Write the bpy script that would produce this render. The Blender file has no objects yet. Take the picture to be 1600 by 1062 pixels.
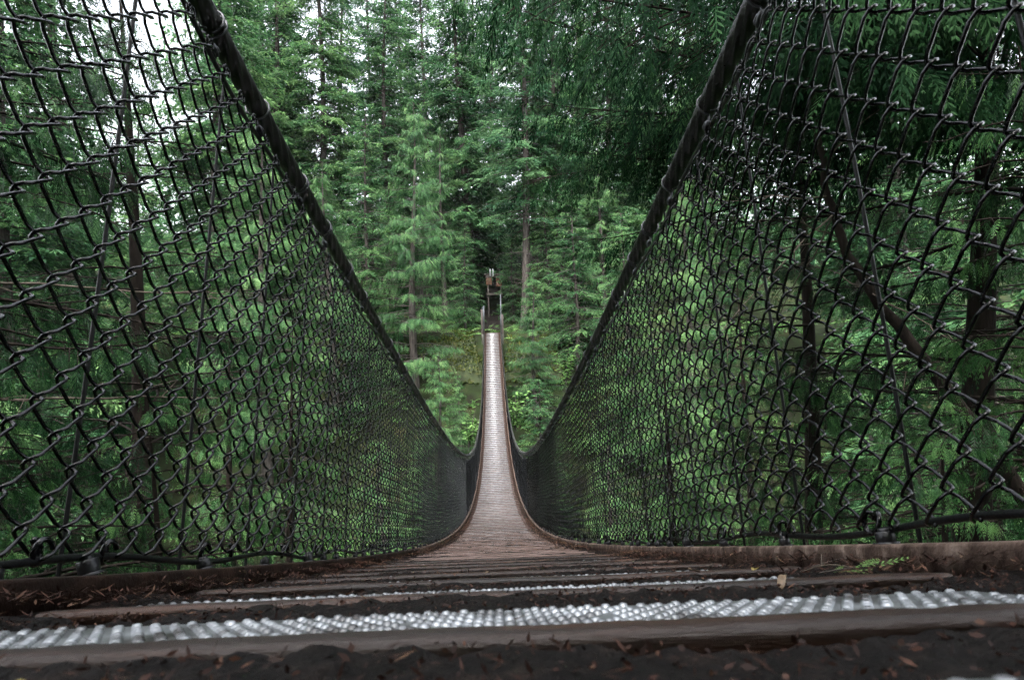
import bpy, math, random
import numpy as np
from mathutils import Matrix, Vector, Euler

R = math.radians
random.seed(7)
rng = np.random.default_rng(7)
scene = bpy.context.scene
col = scene.collection

# ------------------------------------------------------------------ camera
cam_data = bpy.data.cameras.new("camera")
cam_data.lens = 21.0
cam_data.sensor_width = 36.0
cam_data.clip_start = 0.02
cam_data.clip_end = 600.0
cam_data.dof.use_dof = True
cam_data.dof.focus_distance = 3.2
cam_data.dof.aperture_fstop = 16.0
cam = bpy.data.objects.new("camera", cam_data)
col.objects.link(cam)
cam.matrix_world = (Matrix.Rotation(R(-1.85), 4, 'Z') @ Matrix.Rotation(R(90.0), 4, 'X')
                    @ Matrix.Rotation(R(-1.6), 4, 'Z'))
scene.camera = cam

# ------------------------------------------------------------------ world and sun (bright overcast)
SUN_EL, SUN_AZ = R(64), R(195)            # azimuth measured from +Y towards +X
world = bpy.data.worlds.new("World")
scene.world = world
world.use_nodes = True
wn, wl = world.node_tree.nodes, world.node_tree.links
wn.clear()
sky = wn.new('ShaderNodeTexSky')
sky.sky_type = 'NISHITA'
sky.sun_disc = False
sky.sun_elevation = SUN_EL
sky.sun_rotation = SUN_AZ
sky.air_density = 1.2
sky.dust_density = 5.0
hsv = wn.new('ShaderNodeHueSaturation')
hsv.inputs['Saturation'].default_value = 0.30
bg = wn.new('ShaderNodeBackground')
bg.inputs['Strength'].default_value = 0.15
wo = wn.new('ShaderNodeOutputWorld')
wl.new(sky.outputs[0], hsv.inputs['Color'])
wl.new(hsv.outputs[0], bg.inputs['Color'])
wl.new(bg.outputs[0], wo.inputs['Surface'])

sun_data = bpy.data.lights.new("sun", 'SUN')
sun_data.energy = 1.5
sun_data.angle = R(25)
sun_data.color = (1.0, 0.98, 0.95)
sun = bpy.data.objects.new("sun", sun_data)
col.objects.link(sun)
sd = Vector((math.sin(SUN_AZ) * math.cos(SUN_EL), math.cos(SUN_AZ) * math.cos(SUN_EL), math.sin(SUN_EL)))
sun.rotation_euler = sd.to_track_quat('Z', 'Y').to_euler()
sun.location = (0, 20, 60)

scene.view_settings.view_transform = 'Standard'
scene.view_settings.look = 'None'
scene.view_settings.exposure = 2.6
scene.view_settings.gamma = 1.0
scene.view_settings.use_curve_mapping = False
scene.render.engine = 'CYCLES'
scene.cycles.use_denoising = True
scene.cycles.denoising_prefilter = 'NONE'
scene.cycles.use_adaptive_sampling = True
scene.cycles.adaptive_threshold = 0.03
scene.cycles.max_bounces = 4
scene.cycles.diffuse_bounces = 2
scene.cycles.glossy_bounces = 2
scene.cycles.transmission_bounces = 4
scene.cycles.transparent_max_bounces = 4
scene.cycles.sample_clamp_indirect = 4.0
scene.cycles.caustics_reflective = False
scene.cycles.caustics_refractive = False

# ------------------------------------------------------------------ helpers
def link(o, parent=None):
    col.objects.link(o)
    if parent is not None:
        o.parent = parent
    return o

def mesh_np(name, verts, quads=None, tris=None, smooth=True, tint=None, mats=()):
    """verts (n,3); quads (m,4) and tris (k,3) index arrays; tint: one float per vertex."""
    me = bpy.data.meshes.new(name)
    verts = np.asarray(verts, dtype=np.float32).reshape(-1, 3)
    me.vertices.add(len(verts))
    me.vertices.foreach_set('co', verts.ravel())
    loops, starts = [], []
    off = 0
    for f in (quads, tris):
        if f is None or len(f) == 0:
            continue
        f = np.asarray(f, dtype=np.int32)
        k = f.shape[1]
        loops.append(f.ravel())
        starts.append(off + np.arange(len(f)) * k)
        off += f.size
    loops = np.concatenate(loops).astype(np.int32)
    starts = np.concatenate(starts).astype(np.int32)
    me.loops.add(len(loops))
    me.loops.foreach_set('vertex_index', loops)
    me.polygons.add(len(starts))
    me.polygons.foreach_set('loop_start', starts)
    me.update(calc_edges=True)
    if smooth:
        me.polygons.foreach_set('use_smooth', np.ones(len(starts), dtype=bool))
    if tint is not None:
        a = me.attributes.new('tint', 'FLOAT', 'POINT')
        a.data.foreach_set('value', np.asarray(tint, dtype=np.float32))
    for m in mats:
        me.materials.append(m)
    return me

def obj(name, me, parent=None, loc=None, rot=None, scale=None):
    o = bpy.data.objects.new(name, me)
    if loc is not None: o.location = loc
    if rot is not None: o.rotation_euler = rot
    if scale is not None: o.scale = scale
    return link(o, parent)

def empty(name, loc=(0, 0, 0), rot=None, scale=None):
    o = bpy.data.objects.new(name, None)
    o.empty_display_size = 0.2
    o.location = loc
    if rot is not None: o.rotation_euler = rot
    if scale is not None: o.scale = scale
    return link(o)

def tag(o, label=None, cat=None, group=None, kind=None):
    if label: o['label'] = label
    if cat: o['category'] = cat
    if group: o['group'] = group
    if kind: o['kind'] = kind
    return o

class Geo:
    """Collects vertices and faces, becomes one mesh."""
    def __init__(self):
        self.v, self.q, self.t, self.c, self.n = [], [], [], [], 0
    def add(self, v, q=None, t=None, tint=None):
        v = np.asarray(v, dtype=np.float64).reshape(-1, 3)
        if q is not None and len(q): self.q.append(np.asarray(q, dtype=np.int64) + self.n)
        if t is not None and len(t): self.t.append(np.asarray(t, dtype=np.int64) + self.n)
        self.v.append(v)
        self.c.append(np.zeros(len(v)) if tint is None else np.broadcast_to(np.asarray(tint, dtype=np.float64), (len(v),)))
        self.n += len(v)
    def mesh(self, name, mats=(), smooth=True):
        return mesh_np(name, np.concatenate(self.v), np.concatenate(self.q) if self.q else None,
                       np.concatenate(self.t) if self.t else None, smooth, np.concatenate(self.c), mats)

def tube_arrays(path, rad, sides=6, caps=True, lobes=0, lobe_amp=0.0, twist=0.0):
    """Tube along a path of points. lobes/twist (turns per metre) give a laid rope."""
    p = np.asarray(path, dtype=np.float64)
    n = len(p)
    rad = np.broadcast_to(np.asarray(rad, dtype=np.float64), (n,))
    t = np.gradient(p, axis=0)
    t /= np.linalg.norm(t, axis=1)[:, None] + 1e-12
    ref = np.array([1.0, 0, 0]) if abs(t[:, 0]).mean() < 0.7 else np.array([0, 0, 1.0])
    a = np.cross(t, ref); a /= np.linalg.norm(a, axis=1)[:, None] + 1e-12
    b = np.cross(t, a)
    ang = np.linspace(0, 2 * np.pi, sides, endpoint=False)
    if lobes:
        ln = np.concatenate([[0], np.cumsum(np.linalg.norm(np.diff(p, axis=0), axis=1))])
        ph = ln * twist * 2 * np.pi
        rr = 1 + lobe_amp * (np.abs(np.cos((ang[None, :] + ph[:, None]) * lobes / 2)) - 0.6)
        r2 = rad[:, None] * rr
    else:
        r2 = np.repeat(rad[:, None], sides, 1)
    v = p[:, None, :] + r2[:, :, None] * (np.cos(ang)[None, :, None] * a[:, None, :] + np.sin(ang)[None, :, None] * b[:, None, :])
    v = v.reshape(-1, 3)
    i = np.arange(n - 1)[:, None] * sides
    j = np.arange(sides)[None, :]
    j2 = (j + 1) % sides
    q = np.stack([i + j, i + sides + j, i + sides + j2, i + j2], -1).reshape(-1, 4)
    tr = None
    if caps:
        c0 = np.arange(1, sides - 1)
        z = np.zeros_like(c0)
        tr = np.concatenate([np.stack([z, c0, c0 + 1], 1), np.stack([z, c0 + 1, c0], 1) + (n - 1) * sides])
    return v, q, tr

def box_arrays(x0, x1, y0, y1, z0, z1):
    v = [(x0, y0, z0), (x1, y0, z0), (x1, y1, z0), (x0, y1, z0), (x0, y0, z1), (x1, y0, z1), (x1, y1, z1), (x0, y1, z1)]
    q = [(0, 3, 2, 1), (4, 5, 6, 7), (0, 1, 5, 4), (1, 2, 6, 5), (2, 3, 7, 6), (3, 0, 4, 7)]
    return np.array(v, float), np.array(q)

def bevel(o, w, seg=2):
    m = o.modifiers.new('bevel', 'BEVEL'); m.width = w; m.segments = seg; m.limit_method = 'ANGLE'
    return o

def vnoise(x, y, seed=0):
    """Cheap smooth 2-D value noise in -1..1."""
    x = np.asarray(x, float); y = np.asarray(y, float)
    xi, yi = np.floor(x).astype(np.int64), np.floor(y).astype(np.int64)
    xf, yf = x - xi, y - yi
    def h(a, b):
        n = (a * 374761393 + b * 668265263 + seed * 1442695041) & 0xffffffff
        n = ((n ^ (n >> 13)) * 1274126177) & 0xffffffff
        return ((n ^ (n >> 16)) & 0xffff) / 32767.5 - 1
    u, v = xf * xf * (3 - 2 * xf), yf * yf * (3 - 2 * yf)
    return (h(xi, yi) * (1 - u) + h(xi + 1, yi) * u) * (1 - v) + (h(xi, yi + 1) * (1 - u) + h(xi + 1, yi + 1) * u) * v

# ------------------------------------------------------------------ materials
def new_mat(name):
    m = bpy.data.materials.new(name)
    m.use_nodes = True
    n, l = m.node_tree.nodes, m.node_tree.links
    return m, n, l, n['Principled BSDF']

def noise_mat(name, c1, c2, scale=8.0, rough=(0.5, 0.7), metal=0.0, bump=0.0, bscale=40.0, stretch=(1, 1, 1), spec=0.5, c3=None, detail=6.0):
    m, n, l, p = new_mat(name)
    tc = n.new('ShaderNodeTexCoord')
    mp = n.new('ShaderNodeMapping'); mp.inputs['Scale'].default_value = stretch
    l.new(tc.outputs['Object'], mp.inputs['Vector'])
    oi = n.new('ShaderNodeObjectInfo')
    ad = n.new('ShaderNodeVectorMath'); ad.operation = 'ADD'
    sc = n.new('ShaderNodeMath'); sc.operation = 'MULTIPLY'; sc.inputs[1].default_value = 37.0
    l.new(oi.outputs['Random'], sc.inputs[0])
    l.new(mp.outputs[0], ad.inputs[0]); l.new(sc.outputs[0], ad.inputs[1])
    nz = n.new('ShaderNodeTexNoise'); nz.inputs['Scale'].default_value = scale; nz.inputs['Detail'].default_value = detail
    l.new(ad.outputs[0], nz.inputs['Vector'])
    cr = n.new('ShaderNodeValToRGB')
    cr.color_ramp.elements[0].position = 0.32; cr.color_ramp.elements[0].color = (*c1, 1)
    cr.color_ramp.elements[1].position = 0.68; cr.color_ramp.elements[1].color = (*c2, 1)
    if c3:
        e = cr.color_ramp.elements.new(0.56); e.color = (*c3, 1)
    l.new(nz.outputs['Fac'], cr.inputs['Fac'])
    l.new(cr.outputs[0], p.inputs['Base Color'])
    rr = n.new('ShaderNodeMapRange')
    rr.inputs['To Min'].default_value = rough[0]; rr.inputs['To Max'].default_value = rough[1]
    nz2 = n.new('ShaderNodeTexNoise'); nz2.inputs['Scale'].default_value = bscale; nz2.inputs['Detail'].default_value = 5
    l.new(ad.outputs[0], nz2.inputs['Vector'])
    l.new(nz2.outputs['Fac'], rr.inputs['Value']); l.new(rr.outputs[0], p.inputs['Roughness'])
    p.inputs['Metallic'].default_value = metal
    p.inputs['Specular IOR Level'].default_value = spec
    if bump:
        b = n.new('ShaderNodeBump'); b.inputs['Strength'].default_value = bump; b.inputs['Distance'].default_value = 0.01
        l.new(nz2.outputs['Fac'], b.inputs['Height']); l.new(b.outputs[0], p.inputs['Normal'])
    return m

def leaf_mat(name, dark, mid, light, trans=0.35, rough=0.55, spec=0.14):
    m, n, l, p = new_mat(name)
    at = n.new('ShaderNodeAttribute'); at.attribute_name = 'tint'
    oi = n.new('ShaderNodeObjectInfo')
    mr = n.new('ShaderNodeMapRange'); mr.inputs['To Min'].default_value = -0.14; mr.inputs['To Max'].default_value = 0.14
    l.new(oi.outputs['Random'], mr.inputs['Value'])
    ad = n.new('ShaderNodeMath'); ad.operation = 'ADD'
    l.new(at.outputs['Fac'], ad.inputs[0]); l.new(mr.outputs[0], ad.inputs[1])
    cr = n.new('ShaderNodeValToRGB')
    cr.color_ramp.elements[0].position = 0.05; cr.color_ramp.elements[0].color = (*dark, 1)
    cr.color_ramp.elements[1].position = 0.95; cr.color_ramp.elements[1].color = (*light, 1)
    e = cr.color_ramp.elements.new(0.5); e.color = (*mid, 1)
    l.new(ad.outputs[0], cr.inputs['Fac'])
    l.new(cr.outputs[0], p.inputs['Base Color'])
    p.inputs['Roughness'].default_value = rough
    p.inputs['Specular IOR Level'].default_value = spec
    tr = n.new('ShaderNodeBsdfTranslucent')
    l.new(cr.outputs[0], tr.inputs['Color'])
    mx = n.new('ShaderNodeMixShader'); mx.inputs['Fac'].default_value = trans
    out = n['Material Output']
    l.new(p.outputs[0], mx.inputs[1]); l.new(tr.outputs[0], mx.inputs[2]); l.new(mx.outputs[0], out.inputs['Surface'])
    return m

M = {}
M['vinyl'] = noise_mat('black_vinyl', (0.0012, 0.0012, 0.0018), (0.0028, 0.0028, 0.0038), 30, (0.06, 0.13), bump=0.02, bscale=120, spec=0.38)
M['cable'] = noise_mat('tarred_cable', (0.005, 0.005, 0.005), (0.014, 0.012, 0.012), 25, (0.22, 0.40), bump=0.12, bscale=160, spec=0.7)
M['rope'] = noise_mat('steel_rope', (0.003, 0.003, 0.0035), (0.007, 0.007, 0.008), 40, (0.3, 0.5), spec=0.25, bump=0.1, bscale=200)
M['iron'] = noise_mat('black_iron', (0.004, 0.004, 0.005), (0.010, 0.010, 0.012), 60, (0.24, 0.42), bump=0.15, bscale=150, spec=0.35)
M['tie'] = noise_mat('tie_wire', (0.045, 0.045, 0.05), (0.12, 0.12, 0.13), 60, (0.25, 0.4), metal=0.6)
M['plank'] = noise_mat('wet_plank', (0.014, 0.008, 0.006), (0.042, 0.024, 0.018), 9, (0.42, 0.65), bump=0.5, bscale=60, stretch=(1, 8, 8), spec=0.15)
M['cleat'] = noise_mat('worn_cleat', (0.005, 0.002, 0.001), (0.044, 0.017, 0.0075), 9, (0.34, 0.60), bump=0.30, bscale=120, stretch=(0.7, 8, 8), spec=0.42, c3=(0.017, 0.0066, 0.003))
M['cleat_pale'] = noise_mat('pale_cleat', (0.050, 0.033, 0.028), (0.175, 0.135, 0.126), 9, (0.45, 0.7), bump=0.30, bscale=120, stretch=(0.7, 8, 8), spec=0.3, c3=(0.115, 0.078, 0.068))  # paler, pinker tone for the cleats further along the deck
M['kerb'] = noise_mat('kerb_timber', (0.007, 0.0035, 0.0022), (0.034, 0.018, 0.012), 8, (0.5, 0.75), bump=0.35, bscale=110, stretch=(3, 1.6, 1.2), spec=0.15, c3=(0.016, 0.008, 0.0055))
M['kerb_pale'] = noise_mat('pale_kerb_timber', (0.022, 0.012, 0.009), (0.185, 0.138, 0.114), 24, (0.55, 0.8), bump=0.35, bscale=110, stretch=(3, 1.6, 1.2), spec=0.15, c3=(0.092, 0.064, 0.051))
M['plate'] = noise_mat('galvanised_plate', (0.045, 0.042, 0.040), (0.36, 0.375, 0.40), 22, (0.28, 0.55), metal=0.7, bump=0.1, bscale=140, c3=(0.27, 0.285, 0.30))
M['soil'] = noise_mat('wet_soil', (0.002, 0.0016, 0.0013), (0.013, 0.009, 0.007), 55, (0.6, 0.9), bump=1.0, bscale=180, spec=0.12, c3=(0.005, 0.0035, 0.003))
M['litter'] = leaf_mat('needle_litter', (0.016, 0.007, 0.005), (0.055, 0.024, 0.016), (0.16, 0.095, 0.055), trans=0.05, rough=0.55)
M['bark'] = noise_mat('bark', (0.030, 0.026, 0.024), (0.095, 0.083, 0.076), 5, (0.75, 0.95), bump=0.9, bscale=14, stretch=(3, 3, 0.5), spec=0.06)
M['bark_dark'] = noise_mat('dark_bark', (0.007, 0.006, 0.005), (0.024, 0.019, 0.016), 6, (0.7, 0.95), bump=0.9, bscale=16, stretch=(3, 3, 0.5), spec=0.04)
M['dead'] = noise_mat('dead_wood', (0.045, 0.036, 0.029), (0.13, 0.11, 0.09), 9, (0.7, 0.9), bump=0.4, bscale=30, spec=0.06)
M['earth'] = noise_mat('forest_floor', (0.008, 0.008, 0.005), (0.026, 0.026, 0.012), 1.3, (0.8, 0.95), bump=0.9, bscale=9, spec=0.05, c3=(0.012, 0.020, 0.007))
M['moss'] = noise_mat('moss', (0.010, 0.016, 0.004), (0.050, 0.052, 0.012), 2.2, (0.85, 1.0), bump=0.9, bscale=12, c3=(0.022, 0.034, 0.008))
M['steel'] = noise_mat('galvanised_rail', (0.035, 0.04, 0.045), (0.09, 0.10, 0.11), 6, (0.5, 0.7), metal=0.2, spec=0.2)
M['timber_dark'] = noise_mat('dark_timber', (0.015, 0.012, 0.010), (0.045, 0.034, 0.027), 5, (0.6, 0.8), bump=0.3)
M['rust_board'] = noise_mat('orange_board', (0.045, 0.017, 0.007), (0.095, 0.038, 0.014), 4, (0.6, 0.8), bump=0.2)
M['white'] = noise_mat('white_board', (0.15, 0.17, 0.17), (0.25, 0.26, 0.26), 4, (0.5, 0.6))
M['stone'] = noise_mat('wet_stone', (0.014, 0.018, 0.010), (0.05, 0.05, 0.04), 3, (0.5, 0.8), bump=0.8, bscale=8)
M['hemlock'] = leaf_mat('hemlock_leaf', (0.015, 0.050, 0.022), (0.057, 0.142, 0.056), (0.142, 0.255, 0.092), 0.46)
M['fir'] = leaf_mat('fir_leaf', (0.013, 0.048, 0.026), (0.048, 0.124, 0.058), (0.110, 0.212, 0.092), 0.46)
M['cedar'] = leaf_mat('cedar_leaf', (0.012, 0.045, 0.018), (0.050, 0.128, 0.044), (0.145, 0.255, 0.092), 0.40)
M['near_cedar'] = leaf_mat('shaded_cedar_leaf', (0.003, 0.012, 0.005), (0.015, 0.050, 0.017), (0.075, 0.160, 0.056), 0.32, rough=0.45, spec=0.08)  # darker cedar green: shade under the canopy put into the leaf colour
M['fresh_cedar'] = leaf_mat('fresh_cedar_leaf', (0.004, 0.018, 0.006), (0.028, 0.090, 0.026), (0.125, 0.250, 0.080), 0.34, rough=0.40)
M['backlit_cedar'] = leaf_mat('backlit_cedar_leaf', (0.003, 0.013, 0.006), (0.012, 0.042, 0.016), (0.045, 0.105, 0.040), 0.20, rough=0.6, spec=0.02)  # leaf colour darkened to paint the overhanging boughs as a backlit silhouette
M['shrub'] = leaf_mat('shrub_leaf', (0.030, 0.075, 0.022), (0.075, 0.165, 0.045), (0.155, 0.28, 0.085), 0.38)

# ------------------------------------------------------------------ bridge curve
# z(y) of the eye-height line along the span: the deck hangs 5 cm below it
_d = np.array([(0, 871), (0, 871), (0, 871), (1.2, 862), (2.5, 853), (3.65, 847), (7.5, 818), (11, 790), (11.8, 779), (14.5, 755), (17.1, 737), (21.2, 690),
               (23.9, 658), (28.3, 609), (31.3, 579), (38.5, 519), (38.5, 519)])
_c = np.polyfit(_d[:, 0], (531 - _d[:, 1]) / 933.0, 3)       # sight slope z / y
LEN = 38.6
def zc(s):
    s = np.asarray(s, float)
    return np.polyval(_c, s) * s
def th(s):
    s = np.asarray(s, float)
    return np.arctan((zc(s + 0.05) - zc(s - 0.05)) / 0.1)
LEAN = 0.62
def P(s, x, v):
    """Point of the span: s metres along, x across, v above the eye-height line (leaning with the slope)."""
    s, x, v = np.broadcast_arrays(np.asarray(s, float), np.asarray(x, float), np.asarray(v, float))
    a = th(s) * LEAN
    return np.stack([x, s - np.sin(a) * v, zc(s) + np.cos(a) * v], -1)
def PF(s, x, v):
    """The same, square to the deck."""
    s, x, v = np.broadcast_arrays(np.asarray(s, float), np.asarray(x, float), np.asarray(v, float))
    a = th(s)
    return np.stack([x, s - np.sin(a) * v, zc(s) + np.cos(a) * v], -1)

PITCH = 0.271
S0 = 0.262
KMIN, KMAX = -5, 141
XF = 0.50            # fence line
CAB = 0.945          # main cable height
FTOP = 0.885

# ------------------------------------------------------------------ terrain
_ty = np.array([-60, -8, -2.0, -0.8, 0.4, 4, 10, 18, 26, 33, 36.5, 38.2, 39.2, 44, 52, 62, 90, 160])
_tz = np.array([9, 2.6, 0.35, -0.5, -1.6, -5.0, -11, -13.5, -11.5, -6.2, -2.8, -0.35, 0.40, 0.9, 3.2, 6.5, 16, 30.0])
def ground(x, y):
    x, y = np.broadcast_arrays(np.asarray(x, float), np.asarray(y, float))
    yy = y + 1.6 * vnoise(x * 0.11 + 3, y * 0.05, 5) * np.clip(np.abs(x) / 3 - 0.5, 0, 1)
    z = np.interp(yy, _ty, _tz)
    far = np.clip(np.abs(x) / 4.0 - 0.4, 0, 1)
    z = z + far * (0.7 * vnoise(x * 0.25, y * 0.25, 1) + 0.25 * vnoise(x * 0.8, y * 0.8, 2))
    return z + 0.06 * vnoise(x * 2.5, y * 2.5, 3)
gx = np.concatenate([np.linspace(-140, -22, 24), np.linspace(-20, 20, 81), np.linspace(22, 140, 24)])
gy = np.concatenate([np.linspace(-60, -3, 14), np.linspace(-2, 62, 120), np.linspace(64, 170, 20)])
GX, GY = np.meshgrid(gx, gy)
gv = np.stack([GX, GY, ground(GX, GY)], -1).reshape(-1, 3)
nx, ny = len(gx), len(gy)
ii, jj = np.meshgrid(np.arange(nx - 1), np.arange(ny - 1))
b0 = (jj * nx + ii).ravel()
o = obj('ground', mesh_np('ground', gv, np.stack([b0, b0 + 1, b0 + nx + 1, b0 + nx], 1), mats=[M['earth']]))
tag(o, 'dark forest floor falling into the ravine under the bridge', 'ground', kind='structure')

# ------------------------------------------------------------------ the bridge
bridge = empty('suspension_bridge', (0, 0, 0))
tag(bridge, 'narrow wooden suspension footbridge sagging across the ravine between two thick black cables', 'bridge')

# planks, each with its cleat and studded grip plate
def cleat_mesh(seed, pale_tone=False):
    n = 64
    xs = np.linspace(-0.405, 0.40, n)
    prof = np.array([(0.009, -0.0165), (0.000, -0.0045), (0.0018, -0.0012), (0.006, 0.0005), (0.022, 0.001), (0.038, -0.0004), (0.046, -0.004), (0.048, -0.0165)])
    k = len(prof)
    w1 = vnoise(xs * 9, xs * 0 + seed, 11) * 0.0009 + vnoise(xs * 40, xs * 0 + seed, 12) * 0.0004
    w2 = vnoise(xs * 6, xs * 0 + seed, 13) * 0.0020
    v = np.zeros((n, k, 3))
    v[:, :, 0] = xs[:, None]
    v[:, :, 1] = prof[None, :, 0] + w2[:, None]
    wob = np.array([vnoise(xs * 45, xs * 0 + seed * 7 + j, 14 + j) for j in range(k)]).T * 0.0004
    v[:, :, 2] = prof[None, :, 1] + w1[:, None] * np.array([0, .6, 1, 1, 1, 1, .6, 0])[None] + wob * np.array([0, 1, 1, 1, 1, 1, 1, 0])[None]
    i = np.arange(n - 1)[:, None] * k; j = np.arange(k - 1)[None]
    q = np.stack([i + j, i + j + 1, i + k + j + 1, i + k + j], -1).reshape(-1, 4)
    t = [(0, a, a + 1) for a in range(1, k - 1)] + [((n - 1) * k, (n - 1) * k + a + 1, (n - 1) * k + a) for a in range(1, k - 1)]
    return mesh_np('cleat', v.reshape(-1, 3), q, t, mats=[M['cleat_pale' if pale_tone else 'cleat']])

def plate_mesh(studs, seed=0):
    g = Geo()
    v, q = box_arrays(-0.395, 0.356, 0.050, 0.205, -0.003, 0.0)
    g.add(v, q)
    if studs:
        r_ = np.random.default_rng(seed)
        sides = 7
        ang = np.linspace(0, 2 * np.pi, sides, endpoint=False)
        ca, sa = np.cos(ang), np.sin(ang)
        ys = np.arange(0.058, 0.199, 0.0112)
        for a, y in enumerate(ys):
            xs = np.arange(-0.385, 0.344, 0.0128) + (0.0064 if a % 2 else 0)
            for x in xs:
                if r_.random() < 0.04: continue
                h = 0.0026 * (0.8 + 0.4 * r_.random())
                rad = 0.0040
                ring0 = np.stack([x + rad * ca, y + rad * sa, np.full(sides, 0.0002)], 1)
                ring1 = np.stack([x + rad * .72 * ca, y + rad * .72 * sa, np.full(sides, h * .8)], 1)
                ring2 = np.stack([x + rad * .34 * ca, y + rad * .34 * sa, np.full(sides, h)], 1)
                hole = np.array([[x, y, h * .45]])
                j = np.arange(sides); j2 = (j + 1) % sides
                g.add(np.concatenate([ring0, ring1, ring2, hole]),
                      np.concatenate([np.stack([j, j2, sides + j2, sides + j], 1), np.stack([sides + j, sides + j2, 2 * sides + j2, 2 * sides + j], 1)]),
                      np.stack([2 * sides + j, 2 * sides + j2, np.full(sides, 3 * sides)], 1))
    return g.mesh('grip_plate', [M['plate']], smooth=False)

cleats = [cleat_mesh(i) for i in range(5)]
pale_cleats = [cleat_mesh(i + 5, True) for i in range(4)]
plate_near, plate_far = plate_mesh(True), plate_mesh(False)
pv, pq = box_arrays(-0.52, 0.52, -0.012, 0.262, -0.042, 0.0)
plank_me = mesh_np('plank', pv, pq, smooth=False, mats=[M['plank']])
pv, pq = box_arrays(-0.52, 0.52, -0.012, 0.278, -0.042, 0.0)
plank_me2 = mesh_np('plank', pv, pq, smooth=False, mats=[M['plank']])
for k in range(KMIN, KMAX):
    s = S0 + k * PITCH
    a = float(th(s + 0.13))
    p = PF(s, 0, -0.0475)
    pl = obj('plank', plank_me2 if abs(a) > 0.2 else plank_me, bridge, p, (a, 0, R(random.uniform(-0.25, 0.25))))
    cl = obj('cleat', pale_cleats[k % 4] if s > 2.0 + 0.8 * random.random() else cleats[k % 5], pl, (random.uniform(-.008, .008), 0, 0.0165), (0, R(random.uniform(-.12, .12)), R(random.uniform(-.35, .45))))
    if random.random() < .5: cl.scale = (-1, 1, 1)
    gp = obj('grip_plate', plate_near if s < 7 else plate_far, pl, (random.uniform(-.006, .006), 0, 0.0085 if s < 7 else 0.012), (R(random.uniform(-.3, .3)), 0, 0))

# kerb boards in lengths, butted
def kerb_board(s0, s1, side, n, seed):
    ss = np.linspace(s0 + 0.0015, s1 - 0.0015, n)
    prof = np.array([(-0.028, -0.046), (-0.0285, -0.0085), (-0.0275, -0.0058), (-0.025, -0.005), (0.026, -0.005), (0.0285, -0.008), (0.028, -0.046)])
    k = len(prof)
    v = np.zeros((n, k, 3))
    for j in range(k):
        w = vnoise(ss * 14, ss * 0 + j + seed * 10, 21) * 0.0004 + vnoise(ss * 2.1, ss * 0 + seed * 3, 22) * 0.0010
        v[:, j] = PF(ss, side * (XF + prof[j, 0] * 1.0) + w, prof[j, 1] + w * 0.6)
    i = np.arange(n - 1)[:, None] * k; j = np.arange(k)[None]; j2 = (j + 1) % k
    q = np.stack([i + j, i + j2, i + k + j2, i + k + j], -1).reshape(-1, 4)
    if side < 0: q = q[:, ::-1]
    t = np.array([(0, a + 1, a) for a in range(1, k - 1)] + [((n - 1) * k, (n - 1) * k + a, (n - 1) * k + a + 1) for a in range(1, k - 1)])
    if side < 0: t = t[:, ::-1]
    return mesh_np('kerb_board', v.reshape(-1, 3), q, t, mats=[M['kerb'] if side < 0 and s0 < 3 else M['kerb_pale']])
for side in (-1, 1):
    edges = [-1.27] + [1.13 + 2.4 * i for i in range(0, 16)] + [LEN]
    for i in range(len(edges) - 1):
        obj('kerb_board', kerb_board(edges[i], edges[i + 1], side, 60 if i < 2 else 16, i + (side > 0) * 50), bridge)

# main cables: six laid strands
def cable_path(s0, s1, step, x, v, wob=0.0, seed=0):
    n = max(2, int((s1 - s0) / step) + 1)
    ss = np.linspace(s0, s1, n)
    vv = v + (vnoise(ss * 1.7, ss * 0 + seed, 31) * wob if wob else 0)
    return P(ss, x, vv)
for side in (-1, 1):
    g = Geo()
    path = np.concatenate([cable_path(-1.5, 6, 0.012, side * XF, CAB), cable_path(6.03, LEN + 0.3, 0.06, side * XF, CAB)])
    ln = np.concatenate([[0], np.cumsum(np.linalg.norm(np.diff(path, axis=0), axis=1))])
    v, q, t = tube_arrays(path, 0.0182, 36, True, 6, 0.62 if side > 0 else 0.36, side * 2.9)
    g.add(v, q, t)
    mc = obj('main_cable', g.mesh('main_cable', [M['cable']]), bridge)

# hangers with clamps on the kerb
hex_g = Geo()
ang6 = np.linspace(0, 2 * np.pi, 6, endpoint=False)
def stack_rings(g, rings, sides=6, rot=0.0):
    an = np.linspace(0, 2 * np.pi, sides, endpoint=False) + rot
    v = np.concatenate([np.stack([r * np.cos(an), r * np.sin(an), np.full(sides, z)], 1) for r, z in rings])
    j = np.arange(sides); j2 = (j + 1) % sides
    q = np.concatenate([np.stack([i * sides + j, i * sides + j2, (i + 1) * sides + j2, (i + 1) * sides + j], 1) for i in range(len(rings) - 1)])
    c = np.arange(1, sides - 1)
    t = np.stack([np.zeros_like(c), c, c + 1], 1) + (len(rings) - 1) * sides
    g.add(v, q, t)
stack_rings(hex_g, [(0.0155, 0), (0.0155, 0.003)], 14)
stack_rings(hex_g, [(0.0120, 0.003), (0.0128, 0.005), (0.0128, 0.017), (0.0118, 0.0185)], 6)
stack_rings(hex_g, [(0.0070, 0.0185), (0.0070, 0.0225), (0.0060, 0.0235)], 10)
clamp_me = hex_g.mesh('clamp', [M['iron']], smooth=False)
bolt_g = Geo()
stack_rings(bolt_g, [(0.013, 0), (0.013, 0.002)], 12)
stack_rings(bolt_g, [(0.009, 0.002), (0.0095, 0.003), (0.0095, 0.008), (0.0085, 0.009)], 6)
bolt_me = bolt_g.mesh('bolt', [M['iron']], smooth=False)

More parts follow.
